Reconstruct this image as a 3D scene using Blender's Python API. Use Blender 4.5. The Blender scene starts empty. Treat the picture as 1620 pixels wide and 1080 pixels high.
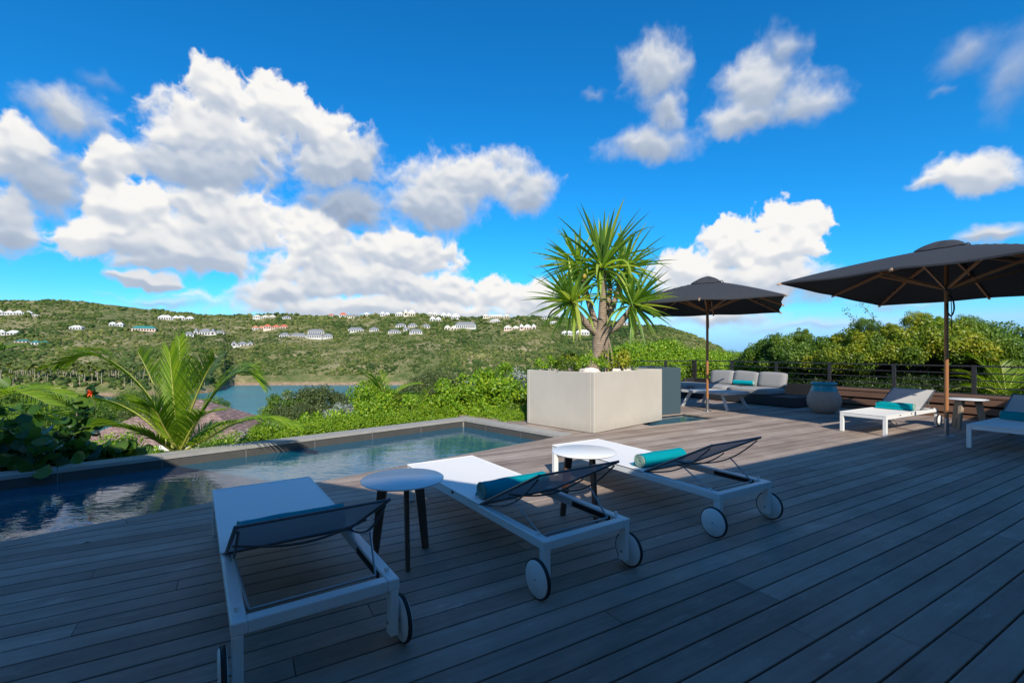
import bpy, math, random
import numpy as np
from mathutils import Vector, Matrix, noise as mnoise

R = math.radians
F = 747.0            # focal length of the photo in its own pixels
CH = 1.4             # camera height above the deck
scene = bpy.context.scene
COL = scene.collection

# ---------------------------------------------------------------- camera
cam_d = bpy.data.cameras.new('camera')
cam = bpy.data.objects.new('camera', cam_d)
COL.objects.link(cam)
cam.location = (0, 0, CH)
cam.rotation_euler = (R(90), 0, 0)
cam_d.sensor_width = 36
cam_d.lens = F / 1620 * 36
cam_d.shift_y = 15 / 1620
cam_d.clip_start = 0.05
cam_d.clip_end = 40000
scene.camera = cam

# ---------------------------------------------------------------- render look
vs = scene.view_settings
vs.view_transform = 'Standard'
vs.look = 'None'
vs.gamma = 1
vs.exposure = 1.02
scene.cycles.max_bounces = 8
scene.cycles.transparent_max_bounces = 12

# ---------------------------------------------------------------- sun
SUN_E = R(35)
SD = Vector((-0.118, 0.993, 0)).normalized()      # the way shadows fall
sun_d = bpy.data.lights.new('sun', 'SUN')
sun_d.energy = 2.8
sun_d.angle = R(0.5)
sun_d.color = (1.0, 0.91, 0.77)
sun = bpy.data.objects.new('sun', sun_d)
COL.objects.link(sun)
sun.rotation_euler = (SD * math.cos(SUN_E) + Vector((0, 0, -math.sin(SUN_E)))).to_track_quat('-Z', 'Y').to_euler()
sun.location = (0, -20, 30)

# ---------------------------------------------------------------- node helpers
class NT:
    def __init__(s, tree):
        s.t = tree
        s.n = tree.nodes
        s.l = tree.links
    def node(s, typ, **kw):
        nd = s.n.new(typ)
        for k, v in kw.items():
            if k == 'ins':
                for a, b in v.items():
                    s.put(nd.inputs[a], b)
            else:
                setattr(nd, k, v)
        return nd
    def put(s, sock, v):
        if isinstance(v, bpy.types.NodeSocket):
            s.l.new(v, sock)
        elif v is not None:
            sock.default_value = v
    def m(s, op, a, b=None, c=None, clamp=False):
        nd = s.n.new('ShaderNodeMath')
        nd.operation = op
        nd.use_clamp = clamp
        for i, v in enumerate((a, b, c)):
            s.put(nd.inputs[i], v)
        return nd.outputs[0]
    def v(s, op, a, b=None, scale=None):
        nd = s.n.new('ShaderNodeVectorMath')
        nd.operation = op
        s.put(nd.inputs[0], a)
        if b is not None: s.put(nd.inputs[1], b)
        if scale is not None: s.put(nd.inputs[3], scale)
        return nd.outputs[1] if op in ('LENGTH', 'DOT_PRODUCT') else nd.outputs[0]
    def mix(s, f, a, b, blend='MIX'):
        nd = s.n.new('ShaderNodeMix')
        nd.data_type = 'RGBA'
        nd.blend_type = blend
        s.put(nd.inputs[0], f)
        s.put(nd.inputs[6], a)
        s.put(nd.inputs[7], b)
        return nd.outputs[2]
    def noise(s, vec, scale, detail=4, rough=0.55, out=0, dist=0):
        nd = s.n.new('ShaderNodeTexNoise')
        s.put(nd.inputs['Vector'], vec)
        nd.inputs['Scale'].default_value = scale
        nd.inputs['Detail'].default_value = detail
        nd.inputs['Roughness'].default_value = rough
        nd.inputs['Distortion'].default_value = dist
        return nd.outputs[out]
    def ramp(s, f, stops, interp='LINEAR'):
        nd = s.n.new('ShaderNodeValToRGB')
        cr = nd.color_ramp
        cr.interpolation = interp
        while len(cr.elements) < len(stops): cr.elements.new(0.5)
        for e, (p, c) in zip(cr.elements, stops):
            e.position = p
            e.color = (c[0], c[1], c[2], 1) if hasattr(c, '__len__') else (c, c, c, 1)
        s.put(nd.inputs[0], f)
        return nd.outputs[0]
    def smooth(s, x, lo, hi, a=0.0, b=1.0):
        nd = s.n.new('ShaderNodeMapRange')
        nd.interpolation_type = 'SMOOTHSTEP'
        s.put(nd.inputs[0], x)
        nd.inputs[1].default_value = lo
        nd.inputs[2].default_value = hi
        nd.inputs[3].default_value = a
        nd.inputs[4].default_value = b
        return nd.outputs[0]

# ---------------------------------------------------------------- world: Nishita sky with cumulus
# Clouds are computed here (thickness, relief, self shading) on a map of azimuth and elevation.
def perlin2(x, y, seed):
    rng = np.random.default_rng(seed)
    perm = rng.permutation(256)
    ang = rng.uniform(0, 2 * np.pi, 256)
    gx, gy = np.cos(ang).astype(np.float32), np.sin(ang).astype(np.float32)
    xi = np.floor(x).astype(np.int64); yi = np.floor(y).astype(np.int64)
    xf = (x - xi).astype(np.float32); yf = (y - yi).astype(np.float32)
    u = xf * xf * xf * (xf * (xf * 6 - 15) + 10); v = yf * yf * yf * (yf * (yf * 6 - 15) + 10)
    def g(i, j):
        h = perm[(perm[(xi + i) & 255] + yi + j) & 255]
        return gx[h] * (xf - i) + gy[h] * (yf - j)
    n0 = g(0, 0) * (1 - u) + g(1, 0) * u
    n1 = g(0, 1) * (1 - u) + g(1, 1) * u
    return (n0 * (1 - v) + n1 * v) * 1.5
def fbm2(x, y, f, o, gain=0.5, seed=0, billow=False):
    r = 0; a = 1.0; tot = 0
    for k in range(o):
        n = perlin2(x * f + 17.3 * k, y * f + 5.1 * k, seed + k)
        if billow: n = 1 - 2 * np.abs(n) ** 0.85
        r = r + a * n; tot += a
        a *= gain; f *= 2.03
    return r / tot

#  photo pixel centre, radii, brightness, softness
CLOUDS = [(350,150,58,52,.82,.5),(442,172,72,54,.84,.5),(335,212,150,58,.82,.7),(500,203,78,40,.84,.6),(330,268,150,58,.66,.9),(108,180,85,52,.60,1.1),
    (18,245,72,66,.78,.6),(75,292,95,66,.58,1.0),(185,262,58,46,.84,.5),(200,325,80,60,.93,.5),(160,378,88,42,.95,.5),(350,345,122,76,.88,.7),(280,400,170,44,.80,.8),
    (12,350,62,70,.70,.8),(520,250,75,66,.72,.8),(572,262,50,50,.62,.9),(742,290,135,62,.74,.9),(690,332,110,54,.66,1.0),(835,300,46,58,.64,1.0),
    (560,330,100,54,.50,1.0),(505,385,62,66,.94,.5),(625,402,118,42,.88,.6),(560,440,165,42,.84,.8),(670,462,130,38,.84,.7),(440,462,90,32,.78,.9),
    (235,446,55,18,.76,.7),(780,465,50,34,.90,.5),(850,480,62,42,.84,.6),(1038,118,62,74,.62,1.1),(1054,178,46,44,.62,1.1),(1022,232,86,38,.62,1.2),
    (1200,140,78,84,.68,1.1),(1165,192,76,36,.66,1.1),(1270,165,70,56,.64,1.2),(1236,80,44,48,.54,1.4),(1257,360,64,50,1.0,.35),(1225,405,68,44,.96,.4),
    (1152,390,52,48,.94,.45),(1085,435,76,42,.90,.6),(1190,446,130,42,.86,.8),(1532,280,94,40,.78,.9),(1478,296,52,16,.74,1.1),(1530,92,74,52,.50,1.6),
    (1493,148,28,14,.46,1.8),(1600,125,80,76,.54,1.6),(1575,372,72,24,.66,1.2),(1310,452,90,28,.66,1.3),(1420,474,150,16,.64,1.6),(1280,515,190,15,.66,1.7),
    (940,150,24,14,.46,1.8),(1130,500,130,24,.80,1.2),(600,490,330,26,.86,.9),(250,478,120,12,.70,1.6),(160,130,40,20,.42,2.0)]

def cloud_image():
    Wd, Hd = 2000, 1180
    AZ, EL = 1.2, 1.42
    az = np.linspace(-AZ, AZ, Wd, dtype=np.float32)[None, :].repeat(Hd, 0)
    el = np.linspace(0, EL, Hd, dtype=np.float32)[:, None].repeat(Wd, 1)
    # warp of the layout
    wx = az + 0.030 * fbm2(az, el, 9, 4, .55, 11) + 0.008 * fbm2(az, el, 40, 3, .55, 15)
    wy = el + 0.024 * fbm2(az, el, 9, 4, .55, 31) + 0.008 * fbm2(az, el, 40, 3, .55, 35)
    Mx = np.full(az.shape, -1.0, np.float32)
    wsum = np.zeros_like(Mx) + 1e-6; bsum = np.zeros_like(Mx); ssum = np.zeros_like(Mx)
    acc = np.zeros_like(Mx)
    for (cx, cy, rx, ry, br, so) in CLOUDS:
        a0 = math.atan((cx - 810) / F); e0 = math.atan((555 - cy) / F * math.cos(a0))
        ra = rx / F * math.cos(a0) ** 2; re = ry / F * math.cos(a0) * math.cos(e0) ** 2
        dy = (wy - e0) / re
        dy = np.where(dy < 0, dy * 1.12, dy)                    # flatter bases
        m_ = 1 - np.sqrt(((wx - a0) / ra) ** 2 + dy ** 2)
        m_ = np.maximum(m_, -3)
        e = np.exp(m_ * 12)
        acc += e
        wsum += e; bsum += e * br; ssum += e * so
    # unseen bright clouds added high overhead to lighten the shaded deck
    for (a0, e0, ra, re) in [(-.9, 1.05, .18, .08), (.45, 1.12, .20, .08)]:
        m_ = 1 - np.sqrt(((wx - a0) / ra) ** 2 + ((wy - e0) / re) ** 2)
        e = np.exp(np.maximum(m_, -3) * 12)
        acc += e; wsum += e; bsum += e * .85; ssum += e * .9
    Mx = np.log(acc + 1e-6) / 12
    Mx = np.clip(Mx, -1, 0.85)
    Br = bsum / wsum; So = ssum / wsum
    bil = fbm2(wx, wy, 17, 6, .52, 51, True)
    bil2 = fbm2(wx, wy, 42, 4, .55, 71, True)
    fb = fbm2(az, el, 12, 7, .56, 91)
    hard = np.clip(1.6 - So, 0.15, 1.2)
    T = Mx + 0.34 * (bil - 0.30) * hard + 0.12 * (bil2 - .3) * hard + (0.30 + 0.25 * np.clip(So - .6, 0, 1)) * fb - 0.03
    alpha = np.clip((T + 0.05) / (0.14 + 0.50 * So * So), 0, 1)
    alpha = alpha * alpha * (3 - 2 * alpha)
    alpha *= np.clip(1.25 - 0.42 * np.clip(So - 0.7, 0, 2), .4, 1)
    # relief
    hgt = np.sqrt(np.clip(T, 0, None) + 0.001) * 0.085 + 0.010 * bil * hard + 0.004 * bil2 * hard
    def blur(a, n):
        for _ in range(n):
            a = (np.roll(a, 1, 0) + np.roll(a, -1, 0) + 2 * a) / 4
            a = (np.roll(a, 1, 1) + np.roll(a, -1, 1) + 2 * a) / 4
        return a
    def sl(n):
        h_ = blur(hgt, n)
        gy_, gx_ = np.gradient(h_, EL / Hd, 2 * AZ / Wd)
        return (-0.15 * gx_ * -1 * -1 + -0.9 * gy_ * -1 * -1)
    rel = 0.16 * np.tanh(sl(5) * 0.5) + 0.84 * np.tanh(sl(26) * 1.3)
    rel = -rel * -1
    # cloud lying above takes light away from the bases
    Tp = np.clip(T, 0, 1)
    occ = np.zeros_like(Tp); k = 0
    for sft in (8, 16, 28, 42, 60, 80):
        q = np.zeros_like(Tp)
        q[:-sft] = Tp[sft:]
        occ += q; k += 1
    occ = blur(occ / k, 6)
    lum = Br + 0.15 * rel + 0.07 - 0.32 * np.clip(occ - 0.08, 0, .6) + 0.05 * (bil - .3) * hard
    lum = np.clip(lum, 0.18, 1.06)
    # thin edges of soft clouds take the sky's blue, thick shade is blue grey
    dark = np.array([0.17, 0.26, 0.42]); mid = np.array([0.50, 0.58, 0.71]); hi = np.array([1.0, 0.985, 0.96])
    t1 = np.clip(lum / 0.6, 0, 1)[..., None]; t2 = np.clip((lum - 0.6) / 0.4, 0, 1)[..., None]
    col = dark * (1 - t1) + mid * t1
    col = col * (1 - t2) + hi * t2
    # low haze: far clouds fade a little into the horizon air
    out = np.concatenate([col, alpha[..., None]], 2).astype(np.float32)
    im = bpy.data.images.new('cloud_map', Wd, Hd, alpha=True, float_buffer=True, is_data=True)
    im.alpha_mode = 'CHANNEL_PACKED'
    im.pixels.foreach_set(out.ravel())
    im.update()
    im.pack()
    return im, AZ, EL

def build_world():
    w = bpy.data.worlds.new('World')
    scene.world = w
    w.use_nodes = True
    t = NT(w.node_tree)
    w.node_tree.nodes.clear()
    sky = t.node('ShaderNodeTexSky')
    sky.sky_type = 'NISHITA'
    sky.sun_disc = False
    sky.sun_elevation = SUN_E
    sky.sun_rotation = R(173.2)
    sky.altitude = 30
    sky.air_density = 1.0
    sky.dust_density = 0.3
    sky.ozone_density = 2.0
    # the camera's rich blue: steeper colour ratios than the raw sky
    sp = t.node('ShaderNodeSeparateColor'); t.put(sp.inputs[0], sky.outputs[0])
    rb = t.m('MINIMUM', t.m('DIVIDE', sp.outputs[0], sp.outputs[2]), 0.92); gb = t.m('MINIMUM', t.m('DIVIDE', sp.outputs[1], sp.outputs[2]), 0.97)
    bb = t.m('MULTIPLY', t.m('POWER', sp.outputs[2], 0.98), 0.65)
    cc_ = t.node('ShaderNodeCombineColor')
    t.put(cc_.inputs[0], t.m('MULTIPLY', bb, t.m('MULTIPLY', t.m('POWER', rb, 3.0), 0.42)))
    t.put(cc_.inputs[1], t.m('MULTIPLY', bb, t.m('MULTIPLY', t.m('POWER', gb, 1.25), 0.68)))
    t.put(cc_.inputs[2], bb)
    gm = cc_.outputs[0]
    im, AZ, EL = cloud_image()
    tc = t.node('ShaderNodeTexCoord')
    dv = t.v('NORMALIZE', tc.outputs['Generated'])
    sx = t.node('ShaderNodeSeparateXYZ')
    t.put(sx.inputs[0], dv)
    az = t.m('ARCTAN2', sx.outputs[0], sx.outputs[1])
    el = t.m('MAXIMUM', t.m('ARCSINE', sx.outputs[2]), 0.001)
    cb = t.node('ShaderNodeCombineXYZ')
    t.put(cb.inputs[0], t.m('ADD', t.m('DIVIDE', az, 2 * AZ), 0.5))
    t.put(cb.inputs[1], t.m('DIVIDE', el, EL))
    tx = t.node('ShaderNodeTexImage')
    tx.image = im
    tx.extension = 'MIRROR'
    tx.interpolation = 'Linear'
    t.put(tx.inputs[0], cb.outputs[0])
    # nothing above the map's top
    up = t.m('LESS_THAN', el, EL * 0.98)
    alpha = t.m('MULTIPLY', tx.outputs[1], up)
    ccs = t.v('SCALE', tx.outputs[0], scale=CLOUD_GAIN)
    col = t.mix(alpha, gm, ccs)
    bg = t.node('ShaderNodeBackground')
    t.put(bg.inputs[0], col)
    bg.inputs[1].default_value = SKY_STRENGTH
    out = t.node('ShaderNodeOutputWorld')
    t.put(out.inputs[0], bg.outputs[0])
SKY_STRENGTH = 0.145
SKY_TINT = (0.42, 0.80, 1.22, 1)
CLOUD_GAIN = 3.25
build_world()

# ---------------------------------------------------------------- materials
def new_mat(name):
    m = bpy.data.materials.new(name)
    m.use_nodes = True
    t = NT(m.node_tree)
    m.node_tree.nodes.clear()
    out = t.node('ShaderNodeOutputMaterial')
    bs = t.node('ShaderNodeBsdfPrincipled')
    t.put(out.inputs[0], bs.outputs[0])
    return m, t, bs, out

def plain(name, col, rough=0.5, metal=0, var=0.06, scale=8, bump=0.0, bscale=60, spec=0.5, vec='Object'):
    m, t, bs, out = new_mat(name)
    tc = t.node('ShaderNodeTexCoord')
    n = t.noise(tc.outputs[vec], scale, 6, 0.6)
    f = t.m('ADD', 1.0 - var, t.m('MULTIPLY', n, 2 * var))
    c = t.v('SCALE', (col[0], col[1], col[2]), scale=f)
    t.put(bs.inputs['Base Color'], c)
    t.put(bs.inputs['Roughness'], t.m('ADD', rough - 0.05, t.m('MULTIPLY', n, 0.1)))
    bs.inputs['Metallic'].default_value = metal
    bs.inputs['Specular IOR Level'].default_value = spec
    if bump > 0:
        b = t.node('ShaderNodeBump')
        b.inputs['Strength'].default_value = bump
        b.inputs['Distance'].default_value = 0.01
        t.put(b.inputs['Height'], t.noise(tc.outputs[vec], bscale, 5, 0.6))
        t.put(bs.inputs['Normal'], b.outputs[0])
    return m

def leaf_mat(name, cols, trans=0.35, rough=0.45, clump=0.0, cscale=1.5):
    m, t, bs, out = new_mat(name)
    geo = t.node('ShaderNodeNewGeometry')
    stops = [(i / (len(cols) - 1), c) for i, c in enumerate(cols)]
    rnd = geo.outputs['Random Per Island']
    if clump > 0:
        n = t.noise(geo.outputs['Position'], cscale, 2, 0.5)
        rnd = t.m('ADD', t.m('MULTIPLY', rnd, 1 - clump), t.m('MULTIPLY', t.smooth(n, 0.35, 0.65), clump))
    c = t.ramp(rnd, stops)
    t.put(bs.inputs['Base Color'], c)
    bs.inputs['Roughness'].default_value = rough
    bs.inputs['Specular IOR Level'].default_value = 0.4
    tr = t.node('ShaderNodeBsdfTranslucent')
    t.put(tr.inputs[0], t.mix(1.0, c, (1.25, 1.3, 0.5, 1), 'MULTIPLY'))
    mx = t.node('ShaderNodeMixShader')
    mx.inputs[0].default_value = trans
    t.put(mx.inputs[1], bs.outputs[0])
    t.put(mx.inputs[2], tr.outputs[0])
    t.put(out.inputs[0], mx.outputs[0])
    return m

BA = R(30.7)                                       # direction of the deck boards
A = Vector((math.cos(BA), math.sin(BA), 0))        # along the boards
N = Vector((-math.sin(BA), math.cos(BA), 0))       # across the boards, away from the house

def wood_mat(name, cols, ang=None, rough=0.55, scale=(1.2, 22, 22), axis_obj=True, stain=0.35, spec=0.4):
    m, t, bs, out = new_mat(name)
    tc = t.node('ShaderNodeTexCoord')
    geo = t.node('ShaderNodeNewGeometry')
    mp = t.node('ShaderNodeMapping')
    t.put(mp.inputs[0], tc.outputs['Object'])
    if ang is not None: mp.inputs['Rotation'].default_value = (0, 0, -ang)
    off = t.v('SCALE', (7.3, 3.1, 5.7), scale=t.m('MULTIPLY', geo.outputs['Random Per Island'], 20))
    vec = t.v('MULTIPLY', t.v('ADD', mp.outputs[0], off), scale)
    g = t.noise(vec, 1.0, 8, 0.65, dist=0.6)
    st = t.noise(t.v('MULTIPLY', mp.outputs[0], (1.0, 3.0, 3.0)), 1.3, 6, 0.65)
    rnd = geo.outputs['Random Per Island']
    f = t.m('ADD', t.m('MULTIPLY', rnd, 0.34), t.m('ADD', t.m('MULTIPLY', g, 0.55), t.m('MULTIPLY', st, stain)))
    f = t.m('SUBTRACT', f, 0.11 + (stain - 0.35) * 0.5)
    if stain > 0.5:
        bl = t.noise(t.v('MULTIPLY', tc.outputs['Object'], (1.0, 1.0, 1.0)), 0.75, 7, 0.68)
        f = t.m('ADD', f, t.m('MULTIPLY', t.m('SUBTRACT', bl, 0.5), 0.9))
        sm = t.smooth(t.noise(t.v('MULTIPLY', mp.outputs[0], (1.6, 5.0, 5.0)), 1.7, 8, 0.75), 0.56, 0.72)
        f = t.m('ADD', f, t.m('MULTIPLY', sm, 0.32))
    c = t.ramp(f, [(i / (len(cols) - 1), k) for i, k in enumerate(cols)])
    t.put(bs.inputs['Base Color'], c)
    t.put(bs.inputs['Roughness'], t.m('ADD', rough - 0.12, t.m('MULTIPLY', g, 0.24)))
    bs.inputs['Specular IOR Level'].default_value = spec
    b = t.node('ShaderNodeBump')
    b.inputs['Strength'].default_value = 0.35
    b.inputs['Distance'].default_value = 0.004
    t.put(b.inputs['Height'], g)
    t.put(bs.inputs['Normal'], b.outputs[0])
    return m

M = {}
M['deck'] = wood_mat('weathered_deck_wood', [(0.115, 0.086, 0.070), (0.215, 0.165, 0.136), (0.33, 0.268, 0.228), (0.50, 0.435, 0.385)], ang=BA, rough=0.62, scale=(1.5, 28, 28), stain=0.6, spec=0.25)
M['edge'] = wood_mat('weathered_edge_wood', [(0.115, 0.086, 0.070), (0.215, 0.165, 0.136), (0.33, 0.268, 0.228), (0.50, 0.435, 0.385)], ang=R(43.4), rough=0.62, scale=(1.5, 28, 28), stain=0.6, spec=0.25)
M['teak'] = wood_mat('oiled_teak', [(0.20, 0.085, 0.035), (0.34, 0.15, 0.06), (0.46, 0.22, 0.09)], rough=0.42, scale=(20, 20, 1.2))
M['teakx'] = wood_mat('oiled_teak_beam', [(0.30, 0.14, 0.07), (0.44, 0.22, 0.11), (0.55, 0.30, 0.16)], rough=0.42, scale=(6, 6, 6))
M['legwood'] = wood_mat('dark_leg_wood', [(0.055, 0.030, 0.020), (0.10, 0.052, 0.034), (0.16, 0.085, 0.055)], rough=0.5, scale=(20, 20, 1.5))
M['legpale'] = wood_mat('pale_leg_wood', [(0.24, 0.19, 0.14), (0.34, 0.27, 0.20), (0.42, 0.34, 0.26)], rough=0.6, scale=(20, 20, 1.5))
M['benchwood'] = wood_mat('bench_wood', [(0.10, 0.052, 0.034), (0.17, 0.092, 0.06), (0.26, 0.15, 0.10)], ang=BA + R(90), rough=0.6, scale=(1.5, 20, 20))
M['white'] = plain('white_powder_coat', (0.78, 0.79, 0.79), 0.38, var=0.03, scale=14)
M['sling'] = plain('white_sling_mesh', (0.80, 0.79, 0.77), 0.7, var=0.03, scale=40, bump=0.25, bscale=500)
M['slingback'] = plain('grey_sling_mesh_back', (0.20, 0.21, 0.24), 0.65, var=0.06, scale=30, bump=0.25, bscale=500)
M['darkmetal'] = plain('dark_grey_metal', (0.045, 0.05, 0.055), 0.4, metal=0.3, var=0.1)
M['greytube'] = plain('grey_tube', (0.11, 0.12, 0.135), 0.4, metal=0.3, var=0.1)
M['steel'] = plain('brushed_steel', (0.42, 0.43, 0.45), 0.3, metal=0.9, var=0.1, scale=30)
M['rubber'] = plain('black_rubber', (0.018, 0.018, 0.02), 0.7, var=0.1)
M['tabletop'] = plain('white_laminate', (0.78, 0.79, 0.79), 0.3, var=0.02, scale=12)
M['towel'] = plain('teal_towelling', (0.0, 0.31, 0.37), 0.95, var=0.12, scale=30, bump=0.9, bscale=380, spec=0.1)
M['towelend'] = plain('towel_edge', (0.30, 0.45, 0.40), 0.95, var=0.4, scale=60, bump=0.9, bscale=300, spec=0.1)
M['planter'] = plain('beige_render', (0.50, 0.465, 0.405), 0.85, var=0.06, scale=2.5, bump=0.15, bscale=90, spec=0.2)
def stained_render():
    m, t, bs, out = new_mat('beige_render_stained')
    tc = t.node('ShaderNodeTexCoord')
    P = tc.outputs['Object']
    n = t.noise(P, 1.6, 6, .6); n2 = t.noise(t.v('MULTIPLY', P, (9, 9, .9)), 1.0, 5, .7)
    sx = t.node('ShaderNodeSeparateXYZ'); t.put(sx.inputs[0], P)
    foot = t.smooth(t.m('ADD', sx.outputs[2], t.m('MULTIPLY', n2, -.22)), -.10, .07, 1, 0)
    drip = t.m('MULTIPLY', t.smooth(n2, .55, .8), t.smooth(sx.outputs[2], .5, 1.0))
    c = t.v('SCALE', (0.50, 0.465, 0.405), scale=t.m('ADD', .86, t.m('MULTIPLY', n, .28)))
    c = t.mix(t.m('MULTIPLY', foot, .22), c, (0.24, 0.21, 0.17, 1))
    c = t.mix(t.m('MULTIPLY', drip, .35), c, (0.33, 0.30, 0.25, 1))
    t.put(bs.inputs['Base Color'], c)
    bs.inputs['Roughness'].default_value = .85
    bs.inputs['Specular IOR Level'].default_value = .2
    b = t.node('ShaderNodeBump'); b.inputs['Strength'].default_value = .2; b.inputs['Distance'].default_value = .008
    t.put(b.inputs['Height'], t.noise(P, 60, 5, .6)); t.put(bs.inputs['Normal'], b.outputs[0])
    return m
M['planter'] = stained_render()
M['planterdark'] = plain('slate_grey_render', (0.055, 0.088, 0.108), 0.8, var=0.08, scale=2.5, bump=0.15, bscale=90, spec=0.2)
M['soil'] = plain('dark_soil', (0.05, 0.036, 0.026), 0.95, var=0.4, scale=15, bump=0.8, bscale=40)
M['rock'] = plain('pale_coral_rock', (0.66, 0.58, 0.52), 0.9, var=0.15, scale=9, bump=0.9, bscale=22)
M['coping'] = plain('grey_stone_coping', (0.33, 0.32, 0.30), 0.75, var=0.22, scale=5, bump=0.4, bscale=50, spec=0.3)
M['tile'] = plain('dark_slate_tile', (0.068, 0.066, 0.062), 0.55, var=0.3, scale=4, bump=0.3, bscale=40)
M['grout'] = plain('pale_grout', (0.30, 0.29, 0.27), 0.9, var=0.1)
M['canopy'] = plain('charcoal_canvas', (0.040, 0.043, 0.050), 0.85, var=0.10, scale=7, bump=0.35, bscale=14, spec=0.25)
M['fence'] = plain('dark_bronze_rail', (0.030, 0.030, 0.033), 0.45, metal=0.0, var=0.2, scale=5)
M['wicker'] = plain('black_wicker', (0.022, 0.025, 0.03), 0.6, var=0.3, scale=60, bump=0.6, bscale=110)
M['cushion'] = plain('light_grey_cushion', (0.29, 0.29, 0.29), 0.9, var=0.05, scale=6, bump=0.3, bscale=220, spec=0.15)
M['piping'] = plain('cushion_piping', (0.33, 0.32, 0.31), 0.9)
M['tabslat'] = plain('pale_painted_wood', (0.48, 0.49, 0.50), 0.6, var=0.06, scale=10)
M['clay'] = plain('weathered_clay', (0.40, 0.33, 0.29), 0.85, var=0.25, scale=9, bump=0.7, bscale=24)
M['glaze'] = plain('turquoise_glaze', (0.02, 0.30, 0.42), 0.3, var=0.15, scale=8)
M['bark'] = plain('grey_brown_bark', (0.22, 0.165, 0.125), 0.9, var=0.35, scale=8, bump=0.9, bscale=30)
M['darkbark'] = plain('dark_bark', (0.05, 0.042, 0.03), 0.9, var=0.3, scale=20)
M['paletrunk'] = plain('pale_palm_trunk', (0.36, 0.31, 0.24), 0.9, var=0.2, scale=3)
M['twig'] = plain('pale_twig', (0.24, 0.20, 0.15), 0.9, var=0.3, scale=20)
M['fruit'] = plain('orange_fruit', (0.42, 0.30, 0.04), 0.6, var=0.2, scale=30, bump=0.8, bscale=60)
M['flower'] = plain('orange_red_flower', (0.75, 0.10, 0.02), 0.6, var=0.15, scale=20)
M['housewall'] = plain('white_house_wall', (0.70, 0.68, 0.64), 0.85, var=0.04, scale=2)

# open mesh textile: white towards the sitter, grey behind, light comes through
def mesh_textile():
    m, t, bs, out = new_mat('open_mesh_textile')
    geo = t.node('ShaderNodeNewGeometry')
    bs.inputs['Roughness'].default_value = 0.7
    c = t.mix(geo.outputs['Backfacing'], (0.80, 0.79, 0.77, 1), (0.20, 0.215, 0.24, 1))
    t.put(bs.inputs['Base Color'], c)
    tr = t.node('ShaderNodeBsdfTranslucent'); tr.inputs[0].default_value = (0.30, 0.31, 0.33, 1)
    tp = t.node('ShaderNodeBsdfTransparent')
    m1 = t.node('ShaderNodeMixShader'); m1.inputs[0].default_value = 0.30
    t.put(m1.inputs[1], bs.outputs[0]); t.put(m1.inputs[2], tr.outputs[0])
    m2 = t.node('ShaderNodeMixShader'); m2.inputs[0].default_value = 0.14
    t.put(m2.inputs[1], m1.outputs[0]); t.put(m2.inputs[2], tp.outputs[0])
    t.put(out.inputs[0], m2.outputs[0])
    return m
M['meshback'] = mesh_textile()
# trunk with leaf scar rings
def ring_bark():
    m, t, bs, out = new_mat('ringed_bark')
    tc = t.node('ShaderNodeTexCoord')
    w = t.node('ShaderNodeTexWave')
    w.bands_direction = 'Z'
    w.inputs['Scale'].default_value = 9
    w.inputs['Distortion'].default_value = 3.0
    w.inputs['Detail'].default_value = 3
    t.put(w.inputs['Vector'], tc.outputs['Object'])
    n = t.noise(tc.outputs['Object'], 9, 6, 0.65)
    f = t.m('ADD', t.m('MULTIPLY', w.outputs[1], 0.35), t.m('MULTIPLY', n, 0.65))
    t.put(bs.inputs['Base Color'], t.ramp(f, [(0.2, (0.10, 0.07, 0.05)), (0.5, (0.27, 0.20, 0.15)), (0.8, (0.42, 0.34, 0.27))]))
    bs.inputs['Roughness'].default_value = 0.9
    b = t.node('ShaderNodeBump')
    b.inputs['Strength'].default_value = 0.8
    b.inputs['Distance'].default_value = 0.02
    t.put(b.inputs['Height'], f)
    t.put(bs.inputs['Normal'], b.outputs[0])
    return m
M['ringbark'] = ring_bark()

M['l_hedge'] = leaf_mat('bright_hedge_leaf', [(0.09, 0.20, 0.010), (0.17, 0.33, 0.014), (0.27, 0.43, 0.022), (0.40, 0.50, 0.04)], 0.4)
M['l_mid'] = leaf_mat('mid_green_leaf', [(0.040, 0.10, 0.012), (0.085, 0.17, 0.02), (0.15, 0.25, 0.03), (0.24, 0.32, 0.045)], 0.35, clump=0.5, cscale=1.2)
M['l_yel'] = leaf_mat('yellow_green_leaf', [(0.05, 0.11, 0.010), (0.12, 0.20, 0.014), (0.26, 0.32, 0.02), (0.42, 0.37, 0.03)], 0.35, clump=0.55, cscale=1.6)
M['l_shade'] = leaf_mat('shade_darkened_leaf', [(0.018, 0.045, 0.010), (0.035, 0.075, 0.014), (0.06, 0.11, 0.02)], 0.2, rough=0.4)  # leaf green darkened to paint the shade below the overhanging crowns
M['l_dark'] = leaf_mat('dark_glossy_leaf', [(0.012, 0.045, 0.014), (0.025, 0.075, 0.02), (0.05, 0.11, 0.025)], 0.25, rough=0.3)
M['l_silver'] = leaf_mat('silvery_leaf', [(0.16, 0.20, 0.17), (0.30, 0.34, 0.30), (0.48, 0.52, 0.48)], 0.2, rough=0.6)
M['l_olive'] = leaf_mat('olive_leaf', [(0.05, 0.085, 0.02), (0.10, 0.14, 0.04), (0.17, 0.20, 0.07)], 0.3)
M['l_grape'] = leaf_mat('sea_grape_leaf', [(0.018, 0.065, 0.016), (0.04, 0.115, 0.02), (0.13, 0.23, 0.035)], 0.4, rough=0.3)
M['l_palm'] = leaf_mat('palm_leaflet', [(0.09, 0.19, 0.014), (0.20, 0.34, 0.020), (0.34, 0.46, 0.035)], 0.5, rough=0.35)
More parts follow.
